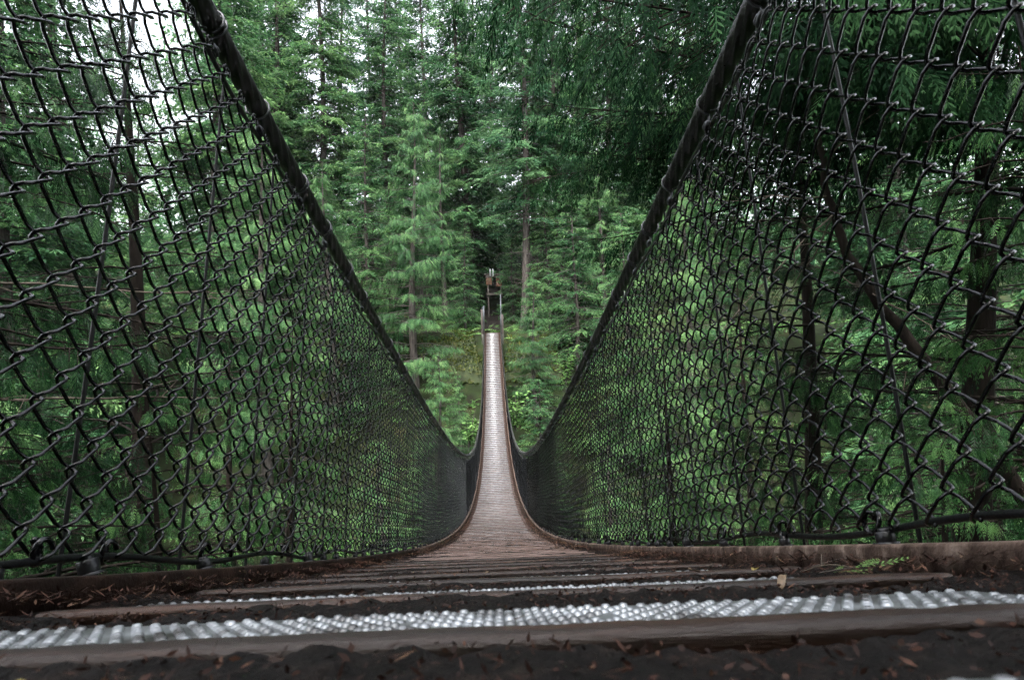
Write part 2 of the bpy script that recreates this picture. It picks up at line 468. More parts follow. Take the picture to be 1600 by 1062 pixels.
for side in (-1, 1):
    for k in range(-3, KMAX):
        s = S0 + k * PITCH - 0.055 + random.uniform(-.012, .012)
        # hanger rope from deck level outside the kerb to the main cable
        n = 42 if s < 3 else 4
        vv = np.linspace(-0.03, CAB + 0.004, n)
        bow = 0.010 * np.sin(np.linspace(0, math.pi, n)) * random.uniform(-1, 1)
        xo = np.interp(np.linspace(0, 1, n), [0, 1], [XF + 0.036, XF + 0.020])
        path = P(s + bow, side * xo, vv)
        v, q, t = tube_arrays(path, 0.0027, 12 if s < 3 else 4, True, 6 if s < 3 else 0, 0.25, 11.0 if s < 3 else 0)
        obj('hanger', mesh_np('hanger', v, q, t, mats=[M['rope']]), bridge)
        a = float(th(s))
        c = obj('clamp', clamp_me, bridge, PF(s + random.uniform(-.01, .01), side * (XF - 0.004 + random.uniform(-.004, .004)), -0.0055), (a, 0, random.uniform(0, 1)))
        c.scale = (1, 1, random.uniform(.8, 1.1)) if random.random() < .6 else (.75, .75, .7)
        if s < 14 and random.random() < .55:
            c = obj('clamp', clamp_me, bridge, PF(s + 0.13 + random.uniform(-.02, .02), side * (XF - 0.002 + random.uniform(-.004, .004)), -0.0055), (a, 0, random.uniform(0, 1)))
            c.scale = (.72, .72, random.uniform(.55, .8))
        if s < 9 and k % 2 == 0:
            obj('bolt', bolt_me, bridge, PF(s + 0.10, side * 0.448, -0.052), (a, 0, random.uniform(0, 1)))

# near abutment and the posts that carry the cables
zn = float(zc(-1.1))
v, q = box_arrays(-.75, .75, -2.6, -1.02, -1.4, zn - .11)
obj('abutment', mesh_np('abutment', v, q, smooth=False, mats=[M['stone']]), bridge)
for side in (-1, 1):
    v, q = box_arrays(side * XF - .07, side * XF + .07, -1.66, -1.52, -.6, float(P(-1.55, 0, CAB)[2]) + .25)
    bevel(obj('post', mesh_np('post', v, q, smooth=False, mats=[M['timber_dark']]), bridge), .008)

# ------------------------------------------------------------------ chain-link fences
D = 0.0690           # diamond height
HU = 0.0172          # half the spacing of neighbouring wires, along s
WIRE = 0.0022
def wire_arrays(s0, side, lod, seed, par=0):
    r_ = random.Random(seed)
    nh = int(round((FTOP - 0.014) / (D / 2)))
    pts = []
    fr = {0: [0.0, 0.10, 0.24, 0.5, 0.76, 0.90], 1: [0.0, 0.16, 0.84], 2: [0.0]}[lod]
    e = 0.0031
    dep = (0.0082, 0.0066, 0.0)[lod]
    v0 = 0.014
    for h in range(nh):
        sg = 1 if (h + par) % 2 == 0 else -1
        for f in fr:
            u = sg * (HU + e) * (f * 2 - 1)
            # soften the bend so that neighbouring wires hook into each other
            if f == 0.0: u = -sg * (HU + e); dpt = 0.0
            else: dpt = sg * dep * min(1.0, math.sin(math.pi * f) * 2.1)
            if f in (0.10, 0.90): u = sg * (HU + e) * (f * 2 - 1) * 1.10
            if f in (0.16, 0.84): u = sg * (HU + e) * (f * 2 - 1) * 1.08
            pts.append((u, v0 + (h + f) * D / 2, dpt))
    # twisted end at the top
    sg = 1 if (nh + par) % 2 == 0 else -1
    top = v0 + nh * D / 2
    u0 = -sg * (HU + e)
    pts.append((u0, top, 0.0))
    if lod < 2:
        rr = 0.008
        for a in (40, 85, 130, 180, 230):
            pts.append((u0 + sg * rr * (1 - math.cos(R(a))), top + rr * math.sin(R(a)) + 0.004, 0.003))
    a = np.array(pts)
    sag = 0.004 * math.sin(s0 * 2.3 + side) + 0.003 * math.sin(s0 * 7.1)
    a[:, 1] += r_.uniform(-.0015, .0015)
    bulge = 0.004 * np.sin(a[:, 1] * 5 + s0 * 1.3) + 0.004 * np.sin(a[:, 1] * 2.2 + s0 * 3.1 + side)
    world_pts = P(s0 + a[:, 0] * 1.0, side * (XF - 0.004 + a[:, 2] * side + bulge), a[:, 1] + sag)
    return tube_arrays(world_pts, WIRE if lod < 2 else WIRE * 0.95, (6, 4, 3)[lod], lod == 0)

FENCE_LABEL = {-1: 'black chain link fence on the dark wet kerb, under the smooth looking cable',
               1: 'black chain link fence on the paler kerb, under the twisted cable and overhanging cedar'}
for side in (-1, 1):
    fence = empty('chain_link_fence', (side * XF, 0, 0))
    tag(fence, FENCE_LABEL[side], 'fence', 'fences along both sides of the bridge')
    inv = Matrix.Translation((-side * XF, 0, 0))
    def fo(name, me):
        o = obj(name, me, fence); o.matrix_parent_inverse = inv; return o
    far_g = Geo()
    i, s = 0, -0.35
    while s < LEN - 0.05:
        lod = 0 if i < 62 else (1 if i < 300 else 2)
        v, q, t = wire_arrays(s, side, lod, i + (side > 0) * 1000, i % 2)
        if i < 300:
            fo('wire', mesh_np('wire', v, q, t, mats=[M['vinyl']]))
        else:
            far_g.add(v, q, t)
        s += 2 * HU * math.cos(float(th(s))); i += 1
    o = fo('far_wires', far_g.mesh('far_wires', [M['vinyl']])); o['kind'] = 'stuff'
    # bottom rope threaded along the kerb
    n = 1200
    ss = np.concatenate([np.linspace(-1.0, 2.5, 560), np.linspace(2.52, LEN, 240)])
    vv = 0.012 + 0.0065 * np.sin(ss * 2 * np.pi / 0.55 + side) + 0.004 * vnoise(ss * 2.5, ss * 0 + side, 41)
    v, q, t = tube_arrays(PF(ss, side * (XF + 0.005), vv), 0.0044, 12, True, 6, 0.25, 9.0)
    fo('bottom_rope', mesh_np('bottom_rope', v, q, t, mats=[M['rope']]))
    # selvage rope at the top of the netting
    ss = np.concatenate([np.linspace(-1.0, 2.5, 560), np.linspace(2.52, LEN, 240)])
    vv = FTOP + 0.004 + 0.010 * np.cos((ss - 0.2) * 2 * np.pi / 0.55) + 0.006 * vnoise(ss * 3, ss * 0 + side, 42)
    v, q, t = tube_arrays(P(ss, side * (XF + 0.002), vv), 0.0044, 12, True, 6, 0.25, 9.0)
    fo('top_rope', mesh_np('top_rope', v, q, t, mats=[M['cable']]))
    # wire ties round the cable
    k, s = 0, -0.4
    while s < LEN - 0.3:
        near = s < 5
        turns = 2 if random.random() < .7 else 1
        m = (13 if near else 7) * turns
        ang = np.linspace(0, 2 * np.pi * turns, m)
        r_ = 0.0245
        adv = np.linspace(-0.006, 0.006, m) * turns
        a = float(th(s)) * LEAN
        cpt = P(s, side * XF, CAB)
        tl = np.array([0, math.cos(float(th(s))), math.sin(float(th(s)))])
        upv = np.array([0, -tl[2], tl[1]])
        ring = cpt + np.cos(ang)[:, None] * r_ * upv * -1 + np.sin(ang)[:, None] * r_ * np.array([side, 0, 0]) + adv[:, None] * tl
        tail = np.array([P(s + 0.004, side * XF, CAB - 0.034), P(s + 0.008 + random.uniform(-.01, .01), side * (XF - .006), FTOP + 0.006)])
        path = np.concatenate([ring, tail])
        v, q, t = tube_arrays(path, 0.0026 if near else 0.004, 6 if near else 4)
        g = Geo(); g.add(v, q, t)
        if near:     # the twisted knot under the cable
            kn = P(s + 0.01, side * (XF - .004), FTOP + 0.012)
            aa = np.linspace(0, 2 * np.pi * 1.6, 14)
            v, q, t = tube_arrays(kn + np.stack([0.004 * np.cos(aa), 0.010 * np.cos(aa * 1.3), 0.009 * np.sin(aa)], 1), 0.0034, 6)
            g.add(v, q, t)
        fo('tie', g.mesh('tie', [M['tie']]))
        s += random.uniform(0.2, 0.31); k += 1
    # rings that hold the netting to the bottom rope
    k, s = 0, 0.1
    while s < 9:
        aa = np.linspace(0, 2 * np.pi * 1.3, 15)
        c = PF(s, side * (XF + 0.003), 0.022)
        v, q, t = tube_arrays(c + np.stack([0.007 * np.cos(aa * .5), 0.010 * np.cos(aa), 0.014 * np.sin(aa)], 1), 0.0034, 6)
        fo('tie', mesh_np('tie', v, q, t, mats=[M['vinyl']]))
        s += random.uniform(.11, .3)

# ------------------------------------------------------------------ dirt and needles on the deck
g = Geo()
for k in range(KMIN + 3, 26):
    s = S0 + k * PITCH
    nx_, ny_ = (170, 13) if s < 1.4 else (60, 7)
    us = np.linspace(-0.47, 0.47, nx_); ys = np.linspace(0.150, PITCH / 0.94 - 0.002, ny_)
    U, Y = np.meshgrid(us, ys)
    t_ = (Y - 0.150) / (ys[-1] - 0.150)
    edge = np.clip((np.abs(U) - 0.36) / 0.10, 0, 1)
    h = -0.006 + 0.019 * np.clip(t_ * 1.15, 0, 1) ** 0.8 * (0.74 + 0.22 * vnoise(U * 9, Y * 0 + k, 51)) + edge * 0.006
    h += 0.0030 * vnoise(U * 55, Y * 55 + k * 9, 52) + 0.0022 * vnoise(U * 120, Y * 120 + k * 9, 53) + 0.0014 * vnoise(U * 260, Y * 260, 54)
    h -= 0.012 * np.clip(vnoise(U * 6, Y * 0 + k * 5, 55) + 0.1 - t_ * .8, 0, 1) * (1 - edge)
    sc_ = math.cos(float(th(s)))
    pts = PF(s + Y * sc_, U, -0.0475 + h + 0.003)
    b = (np.arange(ny_ - 1)[:, None] * nx_ + np.arange(nx_ - 1)[None]).ravel()
    g.add(pts.reshape(-1, 3), np.stack([b, b + 1, b + nx_ + 1, b + nx_], 1))
    # the strip of litter between cleat ends and the kerb
    for side in (-1, 1):
        us = np.linspace(0.392, 0.472, 14); ys = np.linspace(-0.005, 0.20, 16)
        U, Y = np.meshgrid(us * side, ys)
        h = -0.006 + 0.010 * np.clip((np.abs(U) - 0.385) / 0.08, 0, 1) ** .8 + 0.004 * vnoise(U * 60, Y * 60 + k * 3, 56) + .002 * vnoise(U * 150, Y * 150, 57)
        pts = PF(s + Y * sc_, U, -0.0475 + h + 0.004)
        b = (np.arange(15)[:, None] * 14 + np.arange(13)[None]).ravel()
        q = np.stack([b, b + 1, b + 15, b + 14], 1)
        g.add(pts.reshape(-1, 3), q if side > 0 else q[:, ::-1])
o = obj('dirt', g.mesh('dirt', [M['soil']]))
tag(o, 'dark wet soil caught between the cleats of the bridge deck', 'dirt', kind='stuff')

def blades(B, Dv, W, prof=0.45):
    """Diamond leaves: base points, length vectors, half-width vectors -> verts, quads."""
    n = len(B)
    v = np.empty((n, 4, 3))
    v[:, 0] = B; v[:, 1] = B + Dv * prof + W; v[:, 2] = B + Dv; v[:, 3] = B + Dv * prof - W
    return v.reshape(-1, 3), np.arange(n * 4).reshape(n, 4)

def unit(a):
    return a / (np.linalg.norm(a, axis=-1, keepdims=True) + 1e-12)

# needle litter: thick along the kerbs, thin over the deck
n = 19000
s = np.concatenate([rng.uniform(0.12, 2.2, n // 2), rng.uniform(1.2, 9, n - n // 2)])
side = rng.choice([-1, 1], n)
e = np.abs(rng.normal(0, 0.055, n))
mid = rng.random(n) < 0.40
x = np.where(mid, rng.uniform(-0.46, 0.46, n), side * np.clip(0.466 - e, 0, 1))
ph = (((s - S0) / PITCH) % 1.0) * PITCH
lift = np.where(ph > 0.19, 0.010, np.where(ph < 0.05, 0.0175, 0.0135)) + np.clip(0.02 - np.abs(0.47 - np.abs(x)) * 0.25, 0, .02) * 0.7
keep = ~((ph > 0.0) & (ph < 0.19) & mid & (np.abs(x) < .36) & (rng.random(n) < 0.9) & (s < 2.5))
s, x, lift = s[keep], x[keep], lift[keep]; n = len(s)
az = rng.uniform(0, 2 * np.pi, n)
L_ = rng.uniform(0.006, 0.026, n) * np.where(s > 3, 1.5, np.where(s < 0.5, 0.6, 1.0))
pos = PF(s, x, -0.0475 + lift + rng.uniform(0, .004, n))
a = th(s)
dv = np.stack([np.cos(az), np.sin(az) * np.cos(a), np.sin(az) * np.sin(a) + rng.uniform(-.1, .45, n)], 1)
wv = np.stack([-np.sin(az), np.cos(az), np.cos(az) * np.sin(a)], 1) * rng.uniform(0.0005, 0.0016, n)[:, None] * np.where(s > 3, 2.0, np.where(s < 0.5, 0.55, 1.0))[:, None]
v, q = blades(pos, dv * L_[:, None], wv)
tint = np.repeat(np.clip(rng.beta(2, 2.6, n) + np.where(s > 1.8, .22, 0), 0, 1), 4)
# crumbs of bark and leaf in the soil of the nearest gaps
m = 9000
kk = rng.integers(-1, 4, m); yy = rng.uniform(0.165, 0.285, m); xx = rng.uniform(-0.46, 0.46, m)
cs = S0 + kk * PITCH + yy * 0.94
t_ = (yy - 0.150) / 0.136
hh = -0.006 + 0.019 * np.clip(t_ * 1.15, 0, 1) ** 0.8 * (0.74 + 0.22 * vnoise(xx * 9, xx * 0 + kk, 51)) + np.clip((np.abs(xx) - 0.36) / 0.10, 0, 1) * 0.006
pos2 = PF(cs, xx, -0.0475 + hh + 0.003 + rng.uniform(-.001, .004, m))
d2 = unit(rng.normal(0, 1, (m, 3)) * [1, 1, .6]) * rng.uniform(0.0015, 0.0075, m)[:, None]
w2 = unit(np.cross(d2, rng.normal(0, 1, (m, 3)))) * rng.uniform(0.0004, 0.0015, m)[:, None]
v2, q2 = blades(pos2, d2, w2)
q = np.concatenate([q, q2 + len(v)]); v = np.concatenate([v, v2])
tint = np.concatenate([tint, np.repeat(np.clip(rng.beta(1.2, 3.2, m), 0, 1), 4)])
o = obj('needle_litter', mesh_np('needle_litter', v, q, tint=tint, smooth=False, mats=[M['litter']]))
tag(o, 'reddish brown fallen needles lying along the kerbs and over the deck', 'needles', kind='stuff')

# ------------------------------------------------------------------ trees
def frond_template(pairs=9, ln0=0.36, w0=0.030):
    """Flat cedar spray in (u along, w across), unit length: list of (base, dir, halfwidth)."""
    B, Dd, W = [], [], []
    B.append((0, 0)); Dd.append((1.0, 0)); W.append(0.012)
    for i in range(pairs):
        t = 0.08 + 0.86 * i / (pairs - 1)
        ln = ln0 * (1 - t) ** 0.75 + 0.07 if t > .15 else ln0 * .68
        for sgn in (-1, 1):
            an = R(46 - 12 * t)
            B.append((t, 0)); Dd.append((ln * math.cos(an), sgn * ln * math.sin(an))); W.append(w0 * (1 + .4 * (1 - t)))
    return np.array(B), np.array(Dd), np.array(W)

def fronds(B, Dv, N, ln, curl, tint, tpl):
    """Place the spray template: base B, direction Dv, normal N, length ln; curl bends it down."""
    b, d, w = tpl
    m = len(b)
    side = unit(np.cross(N, Dv))
    perp = np.stack([-d[:, 1], d[:, 0]], 1); perp /= np.linalg.norm(perp, axis=1)[:, None]
    P4 = np.stack([b, b + d * .5 + perp * w[:, None], b + d, b + d * .5 - perp * w[:, None]], 1)    # m,4,2
    u = P4[..., 0][None] ; ww = P4[..., 1][None]
    c = curl[:, None, None]
    pos = (B[:, None, None, :] + ln[:, None, None, None] * (u[..., None] * Dv[:, None, None, :] + ww[..., None] * side[:, None, None, :]))
    pos[..., 2] -= ln[:, None, None] * c * (u ** 2 * 0.6 + np.abs(ww) * 0.7)
    n = len(B)
    v = pos.reshape(-1, 3)
    tt = np.repeat(tint[:, None], m, 1) + np.linspace(-.06, .10, m)[None]
    return v, np.arange(n * m * 4).reshape(-1, 4), np.repeat(tt.ravel(), 4)

def limb(g, path, r0, r1, sides=5):
    v, q, t = tube_arrays(path, np.linspace(r0, r1, len(path)), sides, False)
    g.add(v, q)

def trunk_path(h, lean, r_, n=24):
    z = np.linspace(0, h, n)
    ph = r_.uniform(0, 6.28, 2)
    return np.stack([lean[0] * z + 0.010 * h * np.sin(z / h * 5 + ph[0]), lean[1] * z + 0.010 * h * np.sin(z / h * 4 + ph[1]), z], 1)

def conifer(seed, h, crown0, rad, nbr, mat, bark, r0, blade=0.24, bw=0.045, droop=0.35, bare=0, hang=0.0, power=0.8, elev=(5, 25), fill=1.0):
    """Tall conifer seen from afar: whorled drooping boughs with flat twigs of needles. Returns trunk and crown meshes."""
    r_ = np.random.default_rng(seed)
    tg, cg = Geo(), Geo()
    tp = trunk_path(h, r_.uniform(-.012, .012, 2), r_)
    tz = tp[:, 2]
    rr = r0 * np.clip(1 - tz / h, 0.03, 1) ** 0.85
    rr[0] *= 1.35; 
    v, q, t = tube_arrays(np.concatenate([[tp[0] - [0, 0, 1.5]], tp]), np.concatenate([[rr[0] * 1.3], rr]), 10, False)
    tg.add(v, q)
    zs = np.sort(crown0 + (h - crown0) * r_.random(nbr) ** 0.92)
    for z in zs:
        f = (z - crown0) / (h - crown0)
        prof = (1 - f) ** power
        prof *= np.interp(f, [0, .12, .3], [.65, .95, 1])
        L = rad * prof * r_.uniform(.55, 1.12) + 0.35
        az = r_.uniform(0, 2 * np.pi)
        el = R(r_.uniform(*elev)) * (0.3 + f) - R(8) * (1 - f)
        m = max(5, int(L / 0.22))
        t = np.linspace(0, 1, m)
        base = np.array([np.interp(z, tz, tp[:, 0]), np.interp(z, tz, tp[:, 1]), z])
        ho = np.array([math.cos(az), math.sin(az), 0]); sdv = np.array([-ho[1], ho[0], 0])
        dr = droop * r_.uniform(.6, 1.4)
        path = base + (t * L)[:, None] * ho * math.cos(el) + np.outer(L * (t * math.sin(el) - dr * t ** 2 + dr * .35 * t ** 4), [0, 0, 1]) + np.outer(L * .06 * np.sin(t * 3 + az * 3), sdv)
        limb(tg, path[::max(1, m // 5)] if m > 6 else path, 0.012 + 0.011 * L, 0.006, 4)
        # side twigs
        mt = int(m * 2.2 * fill)
        tt = r_.uniform(0.10, 1.0, mt) ** .85
        tb = np.stack([np.interp(tt, t, path[:, i]) for i in range(3)], 1)
        sgn = r_.choice([-1, 1], mt)
        tl = (0.16 + 0.42 * (1 - np.abs(tt - .45))) * L * 0.42 * r_.uniform(.5, 1.2, mt) + 0.12
        an = np.radians(r_.uniform(35, 70, mt))
        td = unit(np.cos(an)[:, None] * ho + (np.sin(an) * sgn)[:, None] * sdv + np.outer(r_.uniform(-.55, .12, mt) - hang, [0, 0, 1]))
        nb = np.maximum(3, (tl / blade * 3.4).astype(int))
        idx = np.repeat(np.arange(mt), nb)
        k = len(idx)
        u = r_.random(k)
        Bp = tb[idx] + td[idx] * (u * tl[idx])[:, None]
        Bp[:, 2] -= (u ** 2) * tl[idx] * 0.35
        ba = r_.uniform(-1, 1, k)
        bd = unit(td[idx] + ba[:, None] * np.cross(td[idx], [0, 0, 1.0]) * 0.9 + np.outer(r_.uniform(-.75, .15, k) - hang, [0, 0, 1]))
        bl = blade * r_.uniform(.55, 1.25, k)
        wv = unit(np.cross(bd, unit(r_.normal(0, .55, (k, 3)) + [0, 0, 1]))) * (bw * r_.uniform(.5, 1.1, k))[:, None]
        v, q = blades(Bp, bd * bl[:, None], wv)
        tint = np.clip(0.46 + 0.20 * r_.normal() + 0.16 * r_.normal(0, 1, k) + 0.16 * (tt[idx] - .5), 0, 1)
        cg.add(v, q, None, np.repeat(tint, 4))
    for i in range(bare):      # dead snags on the lower trunk
        z = r_.uniform(crown0 * 0.25, crown0 + (h - crown0) * .35)
        az = r_.uniform(0, 2 * np.pi); L = r_.uniform(.8, 3.6)
        t = np.linspace(0, 1, 8)
        base = np.array([np.interp(z, tz, tp[:, 0]), np.interp(z, tz, tp[:, 1]), z])
        ho = np.array([math.cos(az), math.sin(az), 0])
        path = base + (t * L)[:, None] * ho + np.outer(L * (r_.uniform(-.3, .15) * t + r_.uniform(-.1, .25) * t ** 2), [0, 0, 1]) + r_.normal(0, .03, (8, 3)) * t[:, None]
        limb(tg, path, 0.035, 0.008, 5)
        for j in range(4):
            p0 = path[r_.integers(3, 8)]
            limb(tg, np.stack([p0, p0 + r_.normal(0, .25, 3) + [0, 0, -.1], p0 + r_.normal(0, .45, 3) + [0, 0, -.35]]), 0.012, 0.004, 4)
    return tg.mesh('trunk', [bark]), cg.mesh('crown', [mat], smooth=False)

TPL = frond_template(6, 0.26, 0.024)
TPL_S = frond_template(5, 0.32, 0.030)
def cedar(seed, h, crown0, rad, nbr, mat, bark, r0, fl=(0.25, 0.5), per_m=13, tpl=TPL, droop=0.42, power=0.7, dead=0, azr=None, curl=(.2, .7)):
    """Western cedar: boughs that sweep down and turn up at the tip, with flat sprays hanging from them."""
    r_ = np.random.default_rng(seed)
    tg, cg = Geo(), Geo()
    tp = trunk_path(h, r_.uniform(-.015, .015, 2), r_)
    tz = tp[:, 2]
    rr = r0 * np.clip(1 - tz / h, 0.03, 1) ** 0.9
    v, q, t = tube_arrays(np.concatenate([[tp[0] - [0, 0, 2.0]], tp]), np.concatenate([[rr[0] * 1.5], rr]), 12, False)
    tg.add(v, q)
    zs = np.sort(crown0 + (h - crown0) * r_.random(nbr))
    for z in zs:
        f = (z - crown0) / (h - crown0)
        L = rad * (1 - f) ** power * r_.uniform(.6, 1.1) * np.interp(f, [0, .1], [.8, 1]) + .3
        az = r_.uniform(0, 2 * np.pi) if azr is None else r_.uniform(*azr)
        m = max(6, int(L / .2)); t = np.linspace(0, 1, m)
        base = np.array([np.interp(z, tz, tp[:, 0]), np.interp(z, tz, tp[:, 1]), z])
        ho = np.array([math.cos(az), math.sin(az), 0]); sdv = np.array([-ho[1], ho[0], 0])
        dr = droop * r_.uniform(.6, 1.35); up = r_.uniform(.1, .35)
        path = base + (t * L)[:, None] * ho + np.outer(L * (up * t - dr * 1.6 * t ** 2 + dr * .95 * t ** 3.2), [0, 0, 1]) + np.outer(L * .08 * np.sin(t * 3.4 + az * 5), sdv) + np.cumsum(r_.normal(0, .012, (m, 3)), 0)
        limb(tg, path, 0.006 + 0.0055 * L, 0.003, 4)
        if r_.random() < dead:
            mt = 5
        else:
            mt = max(6, int(L * per_m))
        tt = r_.uniform(0.12, 1.0, mt) ** .8
        tb = np.stack([np.interp(tt, t, path[:, i]) for i in range(3)], 1)
        sgn = r_.choice([-1, 1], mt)
        spread = r_.uniform(0, 1, mt)
        off = (0.05 + 0.32 * spread * (1.1 - tt) ** .5) * L * .55
        tdir = unit(np.outer(np.ones(mt), ho) * .7 + sdv * sgn[:, None] * .8 + [0, 0, -.12])
        B = tb + tdir * off[:, None]; B[:, 2] -= off * .35 * spread
        for i in range(0, mt, 4):       # side twigs carry the sprays
            limb(tg, np.stack([tb[i], (tb[i] + B[i]) / 2 + [0, 0, .02], B[i]]), 0.006, 0.003, 3)
        dv = unit(ho * r_.uniform(.1, .7, mt)[:, None] + sdv * (sgn * r_.uniform(.0, .65, mt))[:, None] + np.outer(-r_.uniform(.25, 1.25, mt), [0, 0, 1]) + r_.normal(0, .16, (mt, 3)))
        N = unit(ho + sdv * r_.normal(0, .7, mt)[:, None] + np.outer(r_.uniform(.2, 1.0, mt), [0, 0, 1]))
        ln = r_.uniform(*fl, mt) * (1.1 - .35 * tt)
        tint = np.clip(.44 + .15 * r_.normal() + .17 * r_.normal(0, 1, mt) + .22 * (tt - .5), 0, 1)
        v, q, c = fronds(B, dv, N, ln, r_.uniform(*curl, mt), tint, tpl)
        cg.add(v, q, None, np.clip(c, 0, 1))
    return tg.mesh('trunk', [bark]), cg.mesh('crown', [mat], smooth=False)

PROTO = {
    'hem_a': conifer(1, 34, 2.5, 4.6, 400, M['hemlock'], M['bark'], 0.36, blade=.32, bw=.050, droop=.34, fill=1.35),
    'hem_b': conifer(2, 36, 6, 4.2, 360, M['hemlock'], M['bark'], 0.34, blade=.32, bw=.050, droop=.46, bare=16, fill=1.35),
    'fir': conifer(3, 38, 7.5, 4.2, 320, M['fir'], M['bark'], 0.32, blade=.32, bw=.050, droop=.22, bare=30, elev=(-5, 15)),
    'spire': conifer(4, 36, 5, 3.0, 360, M['fir'], M['bark'], 0.27, blade=.30, bw=.048, droop=.5, bare=8, fill=1.4),
    'far_cedar': cedar(5, 17, .6, 3.6, 230, M['cedar'], M['bark'], 0.26, fl=(.22, .50), per_m=21, tpl=TPL_S, dead=.05, droop=.36),
    'young_hem': conifer(11, 16, .4, 3.3, 230, M['hemlock'], M['bark'], 0.20, blade=.24, bw=.036, droop=.34),
    'near_cedar': cedar(6, 14, .3, 3.4, 130, M['near_cedar'], M['bark_dark'], 0.20, fl=(.09, .25), per_m=46, dead=.06, curl=(.3, 1.0)),
    'near_cedar_b': cedar(8, 9, .2, 2.5, 105, M['fresh_cedar'], M['bark_dark'], 0.13, fl=(.09, .22), per_m=46, dead=.05, curl=(.3, .9)),
}
def at(px, dist):
    return (px - 775.0) / 933.0 * dist
def tree(kind, name, x, y, label, scale=1.0, rot=0.0, dz=0.0, sx=None, cat='tree', group=None):
    z = float(ground(x, y)) + dz
    sxy = scale if sx is None else sx
    e = empty(name, (x, y, z), (0, 0, rot), (sxy, sxy, scale))
    tag(e, label, cat, group)
    tm, cm = PROTO[kind]
    obj('trunk', tm, e); obj('crown', cm, e)
    return e

G1, G2, G3 = 'tall conifers on the far bank', 'cedars on the ravine sides', 'cedars close to the bridge'
# far bank, front row
tree('fir', 'fir_tree', at(826, 44), 44, 'tall fir with a bare grey trunk and dead snags behind the far landing', 1.0, 1.1, group=G1)
tree('hem_a', 'hemlock_tree', at(738, 50), 50, 'broad pale green hemlock just behind the shelter at the far landing', 1.05, 0.4, group=G1)
tree('hem_b', 'hemlock_tree', at(885, 46), 46, 'hemlock beside the bare trunked fir, lime green boughs low down', .98, 2.6, group=G1)
tree('hem_a', 'hemlock_tree', at(958, 49), 49, 'dark hemlock behind the upper end of the twisted cable', .95, 4.0, group=G1)
tree('hem_b', 'hemlock_tree', at(1046, 56), 56, 'hemlock with a thin bare trunk in the bright gap beside the twisted cable', 1.0, 5.2, group=G1)
tree('spire', 'fir_tree', at(592, 60), 60, 'slim pointed fir whose tip stands against white sky', 1.02, 0.9, group=G1)
tree('hem_b', 'hemlock_tree', at(518, 45), 45, 'hemlock with two thin pale stems left of the slim pointed fir', 1.0, 0.2, group=G1)
tree('hem_a', 'hemlock_tree', at(452, 47), 47, 'bushy green hemlock right behind the smooth dark cable', 1.02, 3.3, group=G1)
tree('spire', 'fir_tree', at(556, 50), 50, 'narrow fir between the thin stemmed hemlock and the slim pointed fir', .96, 2.2, group=G1)
tree('hem_a', 'hemlock_tree', at(672, 56), 56, 'full hemlock rising behind the big drooping cedar', .98, 5.0, group=G1)
tree('spire', 'fir_tree', at(790, 58), 58, 'narrow fir half hidden behind the bare trunked fir', 1.05, 1.9, group=G1)
tree('hem_b', 'hemlock_tree', at(380, 48), 48, 'grey green hemlock seen through the top corner of the netting by the smooth cable', 1.0, 1.4, group=G1)
tree('hem_a', 'hemlock_tree', at(1130, 46), 46, 'hemlock seen through the netting just past the twisted cable', .92, 0.7, group=G1)
# behind
tree('hem_a', 'hemlock_tree', at(430, 58), 58, 'hemlock behind the bushy one by the smooth cable', 1.05, 5.9, group=G1)
tree('hem_b', 'hemlock_tree', at(620, 53), 53, 'hemlock just right of the slim pointed fir, behind the big cedar', .9, 3.1, group=G1)
tree('hem_a', 'hemlock_tree', at(765, 64), 64, 'hemlock straight behind the shelter, filling the middle of the view', 1.1, 1.6, group=G1)
tree('hem_a', 'hemlock_tree', at(920, 58), 58, 'hemlock between the lime boughed one and the dark one', 1.0, 2.4, group=G1)
tree('spire', 'fir_tree', at(470, 72), 72, 'distant fir behind the bushy hemlock by the smooth cable', 1.1, 3.6, group=G1)
tree('hem_a', 'hemlock_tree', at(850, 70), 70, 'distant hemlock filling the gap beside the bare trunked fir', 1.15, 2.9, group=G1)
tree('spire', 'fir_tree', at(1000, 70), 70, 'distant fir at the edge of the bright gap', .95, 4.4, group=G1)
tree('hem_b', 'hemlock_tree', at(640, 74), 74, 'distant hemlock right of the slim pointed fir', 1.1, 0.1, group=G1)
# tall trees on the ravine sides, seen through the netting
tree('hem_a', 'hemlock_tree', at(350, 38), 38, 'tall hemlock behind the netting where the smooth cable crosses it', 1.1, 4.6, group=G1)
tree('hem_a', 'hemlock_tree', at(130, 31), 31, 'tall full hemlock behind the upper netting, dark kerb side', 1.1, 0.8, group=G1)
tree('hem_a', 'hemlock_tree', at(60, 25), 25, 'tall hemlock behind the hanging sprays at the picture edge, dark kerb side', 1.0, 2.3, group=G1)
tree('hem_b', 'hemlock_tree', at(1350, 33), 33, 'tall hemlock behind the upper netting, pale kerb side', 1.05, 3.7, group=G1)
tree('hem_a', 'hemlock_tree', at(1430, 26), 26, 'tall hemlock behind the dark cedars, pale kerb side', 1.0, 5.5, group=G1)
tree('young_hem', 'hemlock_tree', at(240, 44), 44, 'shorter hemlock below the white gap beside the smooth cable, dark kerb side', 1.15, 1.9, group=G1)
tree('young_hem', 'hemlock_tree', 12.6, 14.6, 'young hemlock at the picture edge far behind the leaning trunk', 1.15, 0.4, sx=1.4, group=G2)
